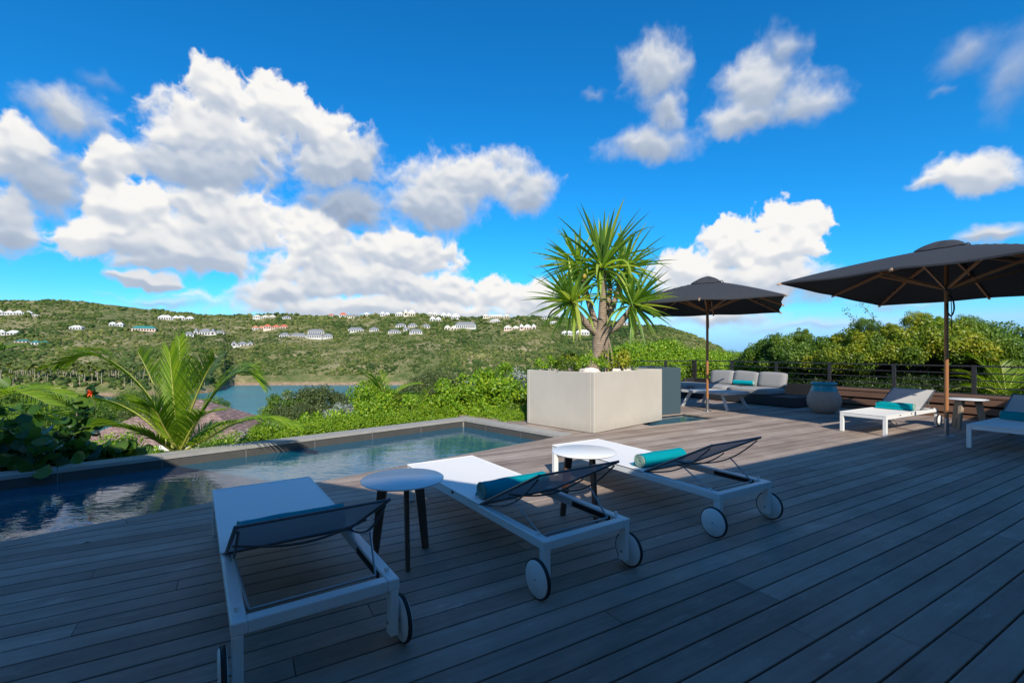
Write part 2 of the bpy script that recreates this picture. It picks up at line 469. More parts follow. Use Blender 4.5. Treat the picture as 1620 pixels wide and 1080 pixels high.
M['l_pand'] = leaf_mat('screw_pine_leaf', [(0.11, 0.21, 0.05), (0.19, 0.33, 0.07), (0.29, 0.44, 0.08), (0.40, 0.52, 0.08), (0.52, 0.55, 0.14)], 0.5, rough=0.35)
M['rachis'] = plain('yellow_green_stalk', (0.30, 0.33, 0.06), 0.5, var=0.15)

# ---------------------------------------------------------------- mesh helpers
def meta(o, label=None, cat=None, group=None, kind=None):
    if label: o['label'] = label
    if cat: o['category'] = cat
    if group: o['group'] = group
    if kind: o['kind'] = kind
    return o

def thing(name, label, cat, loc=(0, 0, 0), rz=0.0, group=None):
    o = bpy.data.objects.new(name, None)
    o.empty_display_size = 0.2
    COL.objects.link(o)
    o.location = loc
    o.rotation_euler = (0, 0, rz)
    return meta(o, label, cat, group)

def npobj(name, V, Fc, mat, parent=None, smooth=False):
    V = np.asarray(V, dtype=np.float32)
    Fc = np.asarray(Fc, dtype=np.int32)
    me = bpy.data.meshes.new(name)
    nf, k = Fc.shape
    me.vertices.add(len(V))
    me.vertices.foreach_set('co', V.ravel())
    me.loops.add(nf * k)
    me.loops.foreach_set('vertex_index', Fc.ravel())
    me.polygons.add(nf)
    me.polygons.foreach_set('loop_start', np.arange(0, nf * k, k, dtype=np.int32))
    me.polygons.foreach_set('loop_total', np.full(nf, k, dtype=np.int32))
    if smooth: me.polygons.foreach_set('use_smooth', np.ones(nf, dtype=bool))
    me.update(calc_edges=True)
    me.materials.append(mat)
    o = bpy.data.objects.new(name, me)
    COL.objects.link(o)
    if parent: o.parent = parent
    return o

class MB:
    def __init__(s):
        s.v = []; s.f = []; s.sm = []
    def add(s, vs_, fs, smooth=False):
        b = len(s.v)
        s.v += [tuple(p) for p in vs_]
        s.f += [tuple(b + i for i in f) for f in fs]
        s.sm += [smooth] * len(fs)
        return s
    def box(s, x0, x1, y0, y1, z0, z1, mat=None):
        p = [Vector((x, y, z)) for z in (z0, z1) for y in (y0, y1) for x in (x0, x1)]
        if mat is not None: p = [mat @ q for q in p]
        return s.add(p, [(0, 2, 3, 1), (4, 5, 7, 6), (0, 1, 5, 4), (2, 6, 7, 3), (0, 4, 6, 2), (1, 3, 7, 5)])
    def rbox(s, x0, x1, y0, y1, z0, z1, r=0.008, mat=None):
        # box with chamfered edges
        import bmesh
        bm = bmesh.new()
        bmesh.ops.create_cube(bm, size=1)
        for v in bm.verts:
            v.co = Vector(((x0 + x1) / 2 + v.co.x * (x1 - x0), (y0 + y1) / 2 + v.co.y * (y1 - y0), (z0 + z1) / 2 + v.co.z * (z1 - z0)))
        bmesh.ops.bevel(bm, geom=bm.edges[:], offset=r, segments=2 if r > 0.012 else 1, affect='EDGES', profile=0.5)
        if mat is not None: bmesh.ops.transform(bm, matrix=mat, verts=bm.verts[:])
        bm.verts.index_update()
        s.add([v.co.copy() for v in bm.verts], [[v.index for v in f.verts] for f in bm.faces], r > 0.012)
        bm.free()
        return s
    def beam(s, a, b, w, h, up=Vector((0, 0, 1)), w2=None, h2=None, r=0.0):
        a = Vector(a); b = Vector(b)
        d = (b - a).normalized()
        sx = d.cross(up).normalized() if abs(d.dot(up)) < 0.99 else d.cross(Vector((0, 1, 0))).normalized()
        uz = sx.cross(d).normalized()
        w2 = w if w2 is None else w2
        h2 = h if h2 is None else h2
        p = []
        for c, ww, hh in ((a, w, h), (b, w2, h2)):
            for i, j in ((-1, -1), (1, -1), (1, 1), (-1, 1)):
                p.append(c + sx * i * ww / 2 + uz * j * hh / 2)
        return s.add(p, [(0, 3, 2, 1), (4, 5, 6, 7), (0, 1, 5, 4), (1, 2, 6, 5), (2, 3, 7, 6), (3, 0, 4, 7)])
    def tube(s, pts, rad, n=10, caps=True):
        pts = [Vector(p) for p in pts]
        rr = rad if hasattr(rad, '__len__') else [rad] * len(pts)
        rings = []
        up = Vector((0.13, 0.27, 1)).normalized()
        d0 = (pts[1] - pts[0]).normalized()
        if abs(d0.dot(up)) > 0.95: up = Vector((1, 0.1, 0)).normalized()
        for i, p in enumerate(pts):
            d = (pts[min(i + 1, len(pts) - 1)] - pts[max(i - 1, 0)]).normalized()
            sx = d.cross(up).normalized()
            uy = sx.cross(d).normalized()
            up = uy
            rings.append([p + (sx * math.cos(2 * math.pi * k / n) + uy * math.sin(2 * math.pi * k / n)) * rr[i] for k in range(n)])
        vs_ = [q for r_ in rings for q in r_]
        fs = []
        for i in range(len(pts) - 1):
            for k in range(n):
                a = i * n + k; b = i * n + (k + 1) % n
                fs.append((a, b, b + n, a + n))
        s.add(vs_, fs, True)
        if caps:
            s.add(rings[0], [tuple(range(n))])
            s.add(rings[-1], [tuple(reversed(range(n)))])
        return s
    def lathe(s, prof, n=40, center=(0, 0, 0)):
        c = Vector(center)
        vs_ = []; fs = []
        for (r, z) in prof:
            for k in range(n):
                a = 2 * math.pi * k / n
                vs_.append(c + Vector((r * math.cos(a), r * math.sin(a), z)))
        for i in range(len(prof) - 1):
            for k in range(n):
                a = i * n + k; b = i * n + (k + 1) % n
                fs.append((a, b, b + n, a + n))
        s.add(vs_, fs, True)
        if prof[0][0] > 1e-4: s.add(vs_[:n], [tuple(reversed(range(n)))])
        if prof[-1][0] > 1e-4: s.add(vs_[-n:], [tuple(range(n))])
        return s
    def prism(s, poly, z0, z1, mat=None):
        n = len(poly)
        p = [Vector((x, y, z0)) for x, y in poly] + [Vector((x, y, z1)) for x, y in poly]
        if mat is not None: p = [mat @ q for q in p]
        return s.add(p, [tuple(reversed(range(n))), tuple(range(n, 2 * n))] + [(i, (i + 1) % n, (i + 1) % n + n, i + n) for i in range(n)])
    def build(s, name, mat, parent=None):
        me = bpy.data.meshes.new(name)
        me.from_pydata([tuple(p) for p in s.v], [], s.f)
        me.polygons.foreach_set('use_smooth', s.sm)
        me.materials.append(mat)
        me.update()
        o = bpy.data.objects.new(name, me)
        COL.objects.link(o)
        if parent: o.parent = parent
        return o

def structure(o):
    o['kind'] = 'structure'
    return o

def copy_tree(o, parent=None):
    c = o.copy()
    COL.objects.link(c)
    if parent: c.parent = parent
    for ch in list(o.children):
        copy_tree(ch, c)
    return c

def ground(px, py, z=0.0):
    D = F * (CH - z) / (py - 555.0)
    return Vector(((px - 810) / F * D, D, z))
def at(px, py, D):
    return Vector(((px - 810) / F * D, D, CH + (555 - py) / F * D))

def rvec(rng, n):
    v = rng.normal(size=(n, 3))
    return v / np.linalg.norm(v, axis=1)[:, None]

def leaf_quads(C, D_, Nr, L, W, fold=0.12):
    n = len(C)
    S = np.cross(D_, Nr)
    S /= np.linalg.norm(S, axis=1)[:, None] + 1e-9
    Nn = np.cross(S, D_)
    L = np.broadcast_to(L, (n,))[:, None]; W = np.broadcast_to(W, (n,))[:, None]
    V = np.empty((n, 4, 3))
    V[:, 0] = C
    V[:, 1] = C + D_ * L * 0.5 + S * W * 0.5 + Nn * W * fold
    V[:, 2] = C + D_ * L
    V[:, 3] = C + D_ * L * 0.5 - S * W * 0.5 + Nn * W * fold
    Fc = np.arange(4 * n).reshape(n, 4)
    return V.reshape(-1, 3), Fc

def bush_arrays(seed, rx, ry, h, nclump, nleaf, L, W, up=0.35, rough=0.33, zmin=0.0):
    rng = np.random.default_rng(seed)
    d = rvec(rng, nclump)
    d[:, 2] = np.abs(d[:, 2]) * 1.1 - 0.25
    rad = rng.uniform(0.45, 0.92, nclump)[:, None]
    E = np.array([rx, ry, h * 0.55])
    cc = d * rad * E + np.array([0, 0, h * 0.45])
    cr = rng.uniform(0.6, 1.3, nclump) * rough * min(rx, ry, h)
    k = rng.integers(0, nclump, nleaf)
    dd = rvec(rng, nleaf)
    out = cc[k] - np.array([0, 0, h * 0.4])
    out /= np.linalg.norm(out, axis=1)[:, None] + 1e-9
    dd = dd + out * 0.7
    dd /= np.linalg.norm(dd, axis=1)[:, None]
    rr = (rng.uniform(0.55, 1.08, nleaf) * cr[k])[:, None]
    C = cc[k] + dd * rr
    C[:, 2] = np.maximum(C[:, 2], zmin + rng.uniform(0, 0.1, nleaf))
    nr = dd + rng.normal(size=(nleaf, 3)) * 0.45
    nr[:, 2] += 0.3
    nr /= np.linalg.norm(nr, axis=1)[:, None]
    ax = rvec(rng, nleaf) + dd * 0.6 + np.array([0, 0, up])
    ax -= nr * np.sum(ax * nr, axis=1)[:, None] * 0.7
    ax /= np.linalg.norm(ax, axis=1)[:, None]
    s = rng.uniform(0.7, 1.25, nleaf)
    V, Fc = leaf_quads(C, ax, nr, L * s, W * s)
    return V, Fc, cc

def stem_mb(cc, seed, base_r=0.035, n=9):
    rnd = random.Random(seed)
    mb = MB()
    for c in cc[:n]:
        c = Vector(c)
        b = Vector((rnd.uniform(-.08, .08), rnd.uniform(-.08, .08), -0.4))
        m = b.lerp(c, 0.5) + Vector((rnd.uniform(-.1, .1), rnd.uniform(-.1, .1), rnd.uniform(0, .12)))
        mb.tube([b, m, c], [base_r, base_r * .6, base_r * .25], 5)
    return mb

# ================================================================= LARGE STRUCTURE
# ---- terrain height on the far side of the bay, from the skyline of the headland
SEA = -36.4
RX = [-900, -500, -200, 0, 60, 130, 200, 260, 330, 400, 440, 500, 560, 600, 650, 700, 760, 850, 900, 960, 1000, 1050, 1080, 1110, 1140, 1165, 1200]
RY = [478, 476, 478, 476, 475, 477, 485, 492, 499, 499, 496, 500, 501, 498, 496, 500, 503, 501, 504, 508, 514, 517, 524, 537, 552, 575, 603]
RD = [900, 900, 900, 900, 900, 900, 900, 890, 880, 870, 860, 850, 850, 850, 850, 850, 850, 830, 820, 800, 780, 760, 740, 720, 700, 680, 660]
SX = [-900, 0, 150, 290, 345, 370, 600, 900, 1200]
SDs = [370, 380, 388, 400, 440, 522, 525, 530, 560]

def nz(x, y, s, o=4):
    return mnoise.fractal(Vector((x / s, y / s, 3.7)), 1.0, 2.0, o)

def far_z(px, D):
    Ds = float(np.interp(px, SX, SDs)); Dr = float(np.interp(px, RX, RD)); ry = float(np.interp(px, RX, RY))
    zr = CH + (555 - ry) / F * Dr
    v = (D - Ds) / (Dr - Ds)
    X = (px - 810) / F * D
    if v <= 0: return SEA - 6 * min(1, -v * 8)
    plain = float(np.interp(px, [0, 150, 330, 360], [0.17, 0.17, 0.12, 0]))
    if v < plain: base = 0.035 + 0.06 * min(1, v / 0.02) + 0.01 * v / plain
    else:
        w = (v - plain) / (1 - plain)
        b0_ = 0.105 if plain > 0.02 else 0.03
        base = b0_ + (1 - b0_) * (0.22 * min(1, w * 8) ** 0.8 * 0.35 + 0.923 * (0.55 * w ** 0.85 + 0.45 * w ** 1.7)) if w < 1 else 1.0
    if v > 1: base = 1.0 - (v - 1) * 1.6
    z = SEA + (zr - SEA) * base
    amp = min(1, v * 5) * (0.3 if v > 0.93 else 1.0)
    if plain > 0.1 and v < plain + 0.1: amp *= 0.15
    z += amp * (nz(X, D, 90) * 4.5 + nz(X, D, 28, 3) * 1.6)
    return z

def near_z(X, Y):
    r = math.hypot(X * 0.9, Y)
    z = -1.9 - 0.155 * max(0, r - 11)
    z += nz(X, Y, 20) * min(1, max(0, r - 9) / 10) * 1.0
    return max(z, SEA - 8)

def far_point(px, py):
    # first point of the far slope seen through a pixel
    Ds = float(np.interp(px, SX, SDs))
    D = Ds
    while D < 1000:
        y = 555 - (far_z(px, D) - CH) / D * F
        if y <= py: break
        D += 2.0
    return Vector(((px - 810) / F * D, D, far_z(px, D)))

def terrain_mat():
    m, t, bs, out = new_mat('dry_green_hillside')
    geo = t.node('ShaderNodeNewGeometry')
    P = geo.outputs['Position']
    sx = t.node('ShaderNodeSeparateXYZ'); t.put(sx.inputs[0], P)
    big = t.noise(P, 0.012, 4, 0.6)
    mid = t.noise(P, 0.09, 5, 0.65)
    fine = t.noise(P, 0.55, 4, 0.7)
    f = t.m('ADD', t.m('ADD', t.m('MULTIPLY', big, 0.7), t.m('MULTIPLY', mid, 0.6)), t.m('MULTIPLY', fine, 0.6))
    f = t.m('SUBTRACT', f, 0.45)
    veg = t.ramp(f, [(0.25, (0.050, 0.085, 0.024)), (0.40, (0.10, 0.128, 0.042)), (0.53, (0.19, 0.185, 0.080)), (0.68, (0.34, 0.29, 0.18))])
    rock = t.ramp(t.noise(P, 0.25, 5, 0.7), [(0.3, (0.20, 0.13, 0.085)), (0.6, (0.34, 0.25, 0.17)), (0.8, (0.42, 0.36, 0.28))])
    hz = t.m('ADD', sx.outputs[2], t.m('MULTIPLY', mid, 5.0))
    k = t.smooth(hz, SEA + 4.2, SEA + 7.0, 1.0, 0.0)
    t.put(bs.inputs['Base Color'], t.mix(k, veg, rock))
    bs.inputs['Roughness'].default_value = 0.95
    bs.inputs['Specular IOR Level'].default_value = 0.1
    b = t.node('ShaderNodeBump')
    b.inputs['Strength'].default_value = 0.8
    b.inputs['Distance'].default_value = 1.5
    t.put(b.inputs['Height'], fine)
    t.put(bs.inputs['Normal'], b.outputs[0])
    return m
M['terrain'] = terrain_mat()

def grid_obj(name, pts, nu, nv, mat, smooth=True):
    idx = np.arange(nu * nv).reshape(nu, nv)
    Fc = np.stack([idx[:-1, :-1].ravel(), idx[1:, :-1].ravel(), idx[1:, 1:].ravel(), idx[:-1, 1:].ravel()], axis=1)
    return npobj(name, pts, Fc, mat, smooth=smooth)

def build_far():
    pxs = np.linspace(-900, 1200, 420)
    vsn = np.concatenate([np.linspace(-0.12, 0.25, 45), np.linspace(0.26, 1.0, 90), np.linspace(1.03, 1.8, 12)])
    P = []
    for px in pxs:
        Ds = float(np.interp(px, SX, SDs)); Dr = float(np.interp(px, RX, RD))
        for v in vsn:
            D = Ds + (Dr - Ds) * v
            P.append(((px - 810) / F * D, D, far_z(px, D)))
    return structure(grid_obj('hills', P, len(pxs), len(vsn), M['terrain']))
build_far()

def build_near():
    P = []
    nu, nv = 120, 70
    for i in range(nu):
        a = R(-95 + 190 * i / (nu - 1))
        for j in range(nv):
            r = 5.0 * (60.0 ** (j / (nv - 1)))
            X = r * math.sin(a); Y = r * math.cos(a)
            z = near_z(X, Y)
            P.append((X, Y, z))
    return structure(grid_obj('hillside', P, nu, nv, M['terrain']))
build_near()

def sea_mat():
    m, t, bs, out = new_mat('sea_water')
    geo = t.node('ShaderNodeNewGeometry')
    P = geo.outputs['Position']
    n = t.noise(P, 0.012, 4, 0.6)
    t.put(bs.inputs['Base Color'], t.ramp(n, [(0.3, (0.006, 0.15, 0.20)), (0.7, (0.012, 0.21, 0.26))]))
    bs.inputs['Roughness'].default_value = 0.25
    bs.inputs['Specular IOR Level'].default_value = 0.3
    bs.inputs['IOR'].default_value = 1.33
    b = t.node('ShaderNodeBump')
    b.inputs['Strength'].default_value = 0.9
    b.inputs['Distance'].default_value = 0.6
    t.put(b.inputs['Height'], t.noise(t.v('MULTIPLY', P, (1, 1, 1)), 0.35, 6, 0.65))
    t.put(bs.inputs['Normal'], b.outputs[0])
    return m
M['sea'] = sea_mat()
sea = MB()
sea.add([(-25000, 100, SEA), (25000, 100, SEA), (25000, 30000, SEA), (-25000, 30000, SEA)], [(0, 1, 2, 3)])
structure(sea.build('sea', M['sea']))

# ---- deck of boards, cut to the pool and the basin
PU = Vector((math.cos(R(43.4)), math.sin(R(43.4)), 0))     # along the pool
PM = Vector((-PU.y, PU.x, 0))                              # across the pool, away from the deck
PE = Vector((1.036, 7.98, 0))                              # deck corner of the pool
PW = 2.94                                                   # width between deck edge and outer coping edge
PL = 15.0
def st(s, t, z=0.0):
    return A * s + N * t + Vector((0, 0, z))
PITCH = 0.145
PH = 0.054
FS = 13.42                                                  # fence line (s)
BT0, BT1, BS1 = 6.289, 7.159, 8.71                          # small basin
def s_start(t, off):
    # leftmost s of a board at t: it begins at the pool edge or at the pool's end wall
    e = PE - PM * off
    # (A s + N t - e).PM = 0
    s1 = (e.dot(PM) - t * N.dot(PM)) / A.dot(PM)
    s2 = (PE.dot(PU) - 0.02 - t * N.dot(PU)) / A.dot(PU)
    return min(s1, s2)

def build_deck():
    rnd = random.Random(4)
    mb = MB()
    k0 = int(math.floor((-6 - PH) / PITCH)); k1 = int((10.75 - PH) / PITCH)
    for k in range(k0, k1):
        t0 = PH + k * PITCH + 0.0042; t1 = PH + (k + 1) * PITCH - 0.0042
        a0, a1 = s_start(t0, 0.150), s_start(t1, 0.150)
        segs = []
        sA = (a0, a1)
        if t0 >= BT0 and t1 <= BT1 + 0.001:
            segs.append((sA, (6.75, 6.75))); segs.append(((BS1, BS1), (FS, FS)))
        else:
            segs.append((sA, (FS, FS)))
        for (b0, b1), (e0, e1) in segs:
            cuts = []
            c = max(b0, b1, -9.0) + rnd.uniform(1.5, 9.0)
            while c < min(e0, e1) - 0.6:
                cuts.append(c); c += rnd.uniform(4.5, 8.0)
            b0 = max(b0, -9.0); b1 = max(b1, -9.0)
            prev = (b0, b1)
            for c in cuts + [None]:
                nx = (e0, e1) if c is None else (c, c)
                g = 0.0 if c is None else 0.002
                zt = rnd.uniform(-0.0006, 0.0006)
                pts = [st(prev[0], t0), st(nx[0] - g, t0), st(nx[1] - g, t1), st(prev[1], t1)]
                ch = 0.003
                ptop = [st(prev[0], t0 + ch), st(nx[0] - g, t0 + ch), st(nx[1] - g, t1 - ch), st(prev[1], t1 - ch)]
                v = [(p.x, p.y, -0.026) for p in pts] + [(p.x, p.y, -0.003 + zt) for p in pts] + [(p.x, p.y, zt) for p in ptop]
                f = [(0, 1, 5, 4), (1, 2, 6, 5), (2, 3, 7, 6), (3, 0, 4, 7), (4, 5, 9, 8), (5, 6, 10, 9), (6, 7, 11, 10), (7, 4, 8, 11), (8, 9, 10, 11)]
                mb.add(v, f)
                if c is not None: prev = (c + g, c + g)
    structure(mb.build('deck', M['deck']))
    # border board along the pool
    mb = MB()
    L = 0.0
    while L < PL + 1:
        l2 = L + rnd.uniform(2.5, 4)
        p = [PE - PU * L - PM * 0.143 , PE - PU * (l2 - 0.004) - PM * 0.143, PE - PU * (l2 - 0.004) + PM * 0.012, PE - PU * L + PM * 0.012]
        v = [(q.x, q.y, -0.026) for q in p] + [(q.x, q.y, 0.001) for q in p]
        mb.add(v, [(0, 4, 7, 3), (0, 1, 5, 4), (1, 2, 6, 5), (2, 3, 7, 6), (4, 5, 6, 7)])
        L = l2
    structure(mb.build('deck_border', M['edge']))
    # black sheet whose colour stands in for the shade under the boards
    mb = MB()
    for k in range(k0, k1):
        t0 = PH + k * PITCH; t1 = t0 + PITCH
        if False: pass
        else: b0, b1 = max(-9, s_start(t0, 0.03)), max(-9, s_start(t1, 0.03))
        mb.add([st(b0, t0, -0.075), st(FS, t0, -0.075), st(FS, t1, -0.075), st(b1, t1, -0.075)], [(0, 1, 2, 3)])
    structure(mb.build('deck_shade_sheet', M['rubber']))
build_deck()

# ---- pool: coping, tiled walls, water
def pool():
    rnd = random.Random(9)
    cop = MB(); til = MB(); gr = MB()
    CW = 0.30
    def P(l, w, z): # l from the corner back along the pool, w across
        p = PE - PU * l + PM * w
        return Vector((p.x, p.y, z))
    def slab(mb, l0, l1, w0, w1, z0, z1, flip=False):
        v = [P(l0, w0, z0), P(l1, w0, z0), P(l1, w1, z0), P(l0, w1, z0), P(l0, w0, z1), P(l1, w0, z1), P(l1, w1, z1), P(l0, w1, z1)]
        mb.add(v, [(0, 3, 2, 1), (4, 5, 6, 7), (0, 1, 5, 4), (1, 2, 6, 5), (2, 3, 7, 6), (3, 0, 4, 7)])
    # far side
    l = 0.305
    while l < PL:
        l2 = l + 1.0
        z = rnd.uniform(-0.001, 0.001)
        slab(cop, l + 0.002, l2 - 0.002, PW - CW, PW, -0.04, 0.004 + z)
        slab(til, l + 0.004, l2 - 0.004, PW - CW + 0.012, PW - CW + 0.04, -0.42, -0.041)
        l = l2
    slab(gr, -0.0, PL, PW - CW + 0.016, PW - 0.02, -1.6, -0.045)
    # end wall
    w = 0.0
    while w < PW - 0.31:
        w2 = min(w + 0.98, PW - 0.301)
        slab(cop, 0.0, 0.30, w + 0.002, w2 - 0.002, -0.04, 0.0035)
        slab(til, 0.262, 0.288, w + 0.004, w2 - 0.004, -0.42, -0.041)
        w = w2
    slab(cop, 0.0, 0.303, PW - 0.299, PW, -0.04, 0.0045)
    slab(gr, 0.02, 0.284, 0.0, PW - 0.05, -1.2, -0.045)
    # deck side below the border board
    slab(til, 0.3, PL, -0.06, -0.02, -0.6, -0.03)
    structure(cop.build('pool_coping', M['coping']))
    structure(til.build('pool_wall', M['tile']))
    structure(gr.build('pool_wall_base', M['grout']))
    # water
    m, t, bs, out = new_mat('pool_water')
    geo = t.node('ShaderNodeNewGeometry')
    Pn = geo.outputs['Position']
    mp = t.node('ShaderNodeMapping')
    t.put(mp.inputs[0], Pn)
    mp.inputs['Rotation'].default_value = (0, 0, R(20))
    mp.inputs['Scale'].default_value = (1.0, 1.9, 1)
    n1 = t.noise(mp.outputs[0], 2.2, 3, 0.5, dist=0.5)
    n2 = t.noise(mp.outputs[0], 9.0, 3, 0.55, dist=0.4)
    h = t.m('ADD', t.m('MULTIPLY', n1, 0.8), t.m('MULTIPLY', n2, 0.20))
    b = t.node('ShaderNodeBump')
    b.inputs['Strength'].default_value = 0.6
    b.inputs['Distance'].default_value = 0.015
    t.put(b.inputs['Height'], h)
    t.put(bs.inputs['Normal'], b.outputs[0])
    bs.inputs['Base Color'].default_value = (0.004, 0.09, 0.15, 1)
    bs.inputs['Roughness'].default_value = 0.02
    bs.inputs['IOR'].default_value = 1.6
    M['water'] = m
    wt = MB()
    nl, nw = 40, 8
    vs_ = [P(0.28 + (PL - 0.28) * i / nl, -0.03 + (PW - CW + 0.05) * j / nw, -0.155) for i in range(nl + 1) for j in range(nw + 1)]
    fs = [(i * (nw + 1) + j, (i + 1) * (nw + 1) + j, (i + 1) * (nw + 1) + j + 1, i * (nw + 1) + j + 1) for i in range(nl) for j in range(nw)]
    wt.add(vs_, [tuple(reversed(f)) for f in fs], True)
    wo = structure(wt.build('pool_water', m))
    # basin beside the planter
    bw = MB()
    c = [st(6.75, BT0 - 0.0, -0.04), st(BS1, BT0, -0.04), st(BS1, BT1, -0.04), st(6.75, BT1, -0.04)]
    bw.add(c, [(0, 1, 2, 3)])
    structure(bw.build('basin_water', m))
pool()

# ---- the house whose roof shades the near deck (behind the photographer)
def house():
    h = thing('house', 'white house behind the deck with a flat overhanging roof', 'house', (0, 0, 0))
    c0 = Vector((0.52, -0.30, 0))
    r1 = c0 + A * 16
    ld = Vector((-0.910, 0.414, 0))
    l1 = c0 + ld * 13
    back = -N * 9
    mb = MB()
    poly = [(c0.x, c0.y), (r1.x, r1.y), ((r1 + back).x, (r1 + back).y), ((c0 + back).x, (c0 + back).y), (-13.0, -9.0), (l1.x, l1.y)]
    mb.prism(list(reversed(poly))[::-1], 2.90, 3.12)
    mb.build('roof', M['housewall'], h)
    mb = MB()
    w0 = c0 - N * 3.2 - A * 1.0
    for a, b, z0, z1 in ((0, 3, 0.0, 2.89), (3, 7, 2.5, 2.89), (7, 9, 0, 2.89), (9, 13, 2.5, 2.89), (13, 16, 0, 2.89)):
        mb.beam(w0 + A * a + Vector((0, 0, (z0 + z1) / 2)), w0 + A * b + Vector((0, 0, (z0 + z1) / 2)), 0.25, z1 - z0)
    mb.beam(w0 - ld * 0.2 + Vector((0, 0, 1.445)), w0 + ld * 11 + Vector((0, 0, 1.445)), 0.25, 2.89)
    mb.build('wall', M['housewall'], h)
    gm = plain('dark_window_glass', (0.02, 0.025, 0.03), 0.05)
    for a, b in ((3, 7), (9, 13)):
        MB().beam(w0 + A * (a + .02) + Vector((0, 0, 1.25)), w0 + A * (b - .02) + Vector((0, 0, 1.25)), 0.03, 2.48).build('sliding_door', gm, h)
house()

# ---- built-in bench and railing
FD = Vector((N.x, N.y, 0)) * -1                     # along the fence towards the right foreground
FB = Vector((9.0, 11.2, 0))
def fpt(t, off=0.0, z=0.0):
    p = FB + FD * t - A * off
    return Vector((p.x, p.y, z))
CORN = fpt(-5.55)
def railing():
    r = thing('railing', 'dark horizontal bar railing running along the edge of the deck behind the loungers', 'railing')
    zs = [1.08, 0.93, 0.78, 0.63]
    LB = CORN - A * 5.6
    for i, z in enumerate(zs):
        mb = MB()
        h = 0.045 if i == 0 else 0.022
        mb.beam(CORN + Vector((0, 0, z)), fpt(9.5, 0, z), h, h if i else 0.03)
        mb.build('rail', M['fence'], r)
        mb = MB()
        mb.beam(CORN + Vector((0, 0, z)) - A * 0.03, LB + Vector((0, 0, z)), h, h if i else 0.03)
        mb.build('rail', M['fence'], r)
    for k in range(11):
        t = -5.55 + 1.4 * k
        w = 0.16 if k == 0 else 0.07
        mb = MB()
        mb.beam(fpt(t, 0.0, -0.3), fpt(t, 0, 1.10), w, 0.05, up=A)
        mb.build('post', M['fence'], r)
    for k in (1, 2, 3, 4):
        b = CORN - A * 1.4 * k
        MB().beam(b + Vector((0, 0, -0.3)), b + Vector((0, 0, 1.10)), 0.05, 0.07, up=A).build('post', M['fence'], r)
    b = thing('deck_bench', 'long built in bench of brown planks below the dark railing', 'bench')
    for (z0, z1) in ((0.30, 0.44), (0.12, 0.25), (0.0, 0.08)):
        mb = MB()
        mb.beam(fpt(-1.55, 0.46, (z0 + z1) / 2), fpt(9.5, 0.46, (z0 + z1) / 2), 0.03, z1 - z0)
        mb.build('front_plank', M['benchwood'], b)
    for (o0, o1) in ((0.06, 0.18), (0.19, 0.31), (0.32, 0.49)):
        mb = MB()
        mb.beam(fpt(-1.55, (o0 + o1) / 2, 0.462), fpt(9.5, (o0 + o1) / 2, 0.462), o1 - o0 - 0.006, 0.035)
        mb.build('seat_plank', M['benchwood'], b)
    w = thing('low_wall', 'dark low upstand wall under the railing beside the sofa', 'wall')
    mb = MB()
    mb.beam(fpt(-5.5, 0.02, 0.15), fpt(9.5, 0.02, 0.15), 0.10, 0.7)
    mb.beam(CORN + Vector((0, 0, 0.15)) - A * 0.06, LB + Vector((0, 0, 0.15)), 0.1, 0.7)
    mb.build('wall_board', M['fence'], w)
railing()

# ================================================================= OBJECTS
# ---- sun lounger: local x across, y from the wheels (0) to the foot end (2.12)
def make_towel(name_parent=None):
    mb = MB()
    n = 28; seg = 14
    Lw = 0.56
    vs_ = []
    for i in range(seg + 1):
        x = -Lw / 2 + Lw * i / seg
        for k in range(n):
            a = 2 * math.pi * k / n
            r = 0.066 * (1 + 0.03 * math.sin(a * 3 + i * 0.7) + 0.02 * math.sin(i * 1.3 + a)) * (0.95 if i in (0, seg) else 1)
            vs_.append((x + 0.004 * math.sin(3 * a), r * math.cos(a) * 1.08, 0.062 + r * math.sin(a) * 0.93))
    fs = [(i * n + k, i * n + (k + 1) % n, (i + 1) * n + (k + 1) % n, (i + 1) * n + k) for i in range(seg) for k in range(n)]
    mb.add(vs_, fs, True)
    # loose flap running along the roll
    mb.add([(-Lw / 2, 0.058, 0.03), (Lw / 2, 0.058, 0.03), (Lw / 2, 0.085, 0.006), (-Lw / 2, 0.085, 0.006), (-Lw / 2, 0.07, 0.045), (Lw / 2, 0.07, 0.045), (Lw / 2, 0.10, 0.004), (-Lw / 2, 0.10, 0.004)],
           [(4, 5, 6, 7), (0, 3, 2, 1), (0, 4, 7, 3), (1, 2, 6, 5), (3, 7, 6, 2), (0, 1, 5, 4)])
    ends = []
    for sx in (-1, 1):
        e = MB(); ends.append(e)
        pts = []
        turns = 3.2
        for i in range(60):
            a = 2 * math.pi * turns * i / 59
            r = 0.012 + 0.05 * i / 59
            pts.append((sx * (Lw / 2 + 0.001), r * math.cos(a) * 1.05, 0.062 + r * math.sin(a) * 0.93))
        e.tube(pts, 0.0065, 6)
        e.add([(sx * (Lw / 2 - 0.002), 0.062 * math.cos(2 * math.pi * k / 20) * 1.05, 0.062 + 0.06 * math.sin(2 * math.pi * k / 20)) for k in range(20)], [tuple(range(20)) if sx < 0 else tuple(reversed(range(20)))])
    return mb, ends

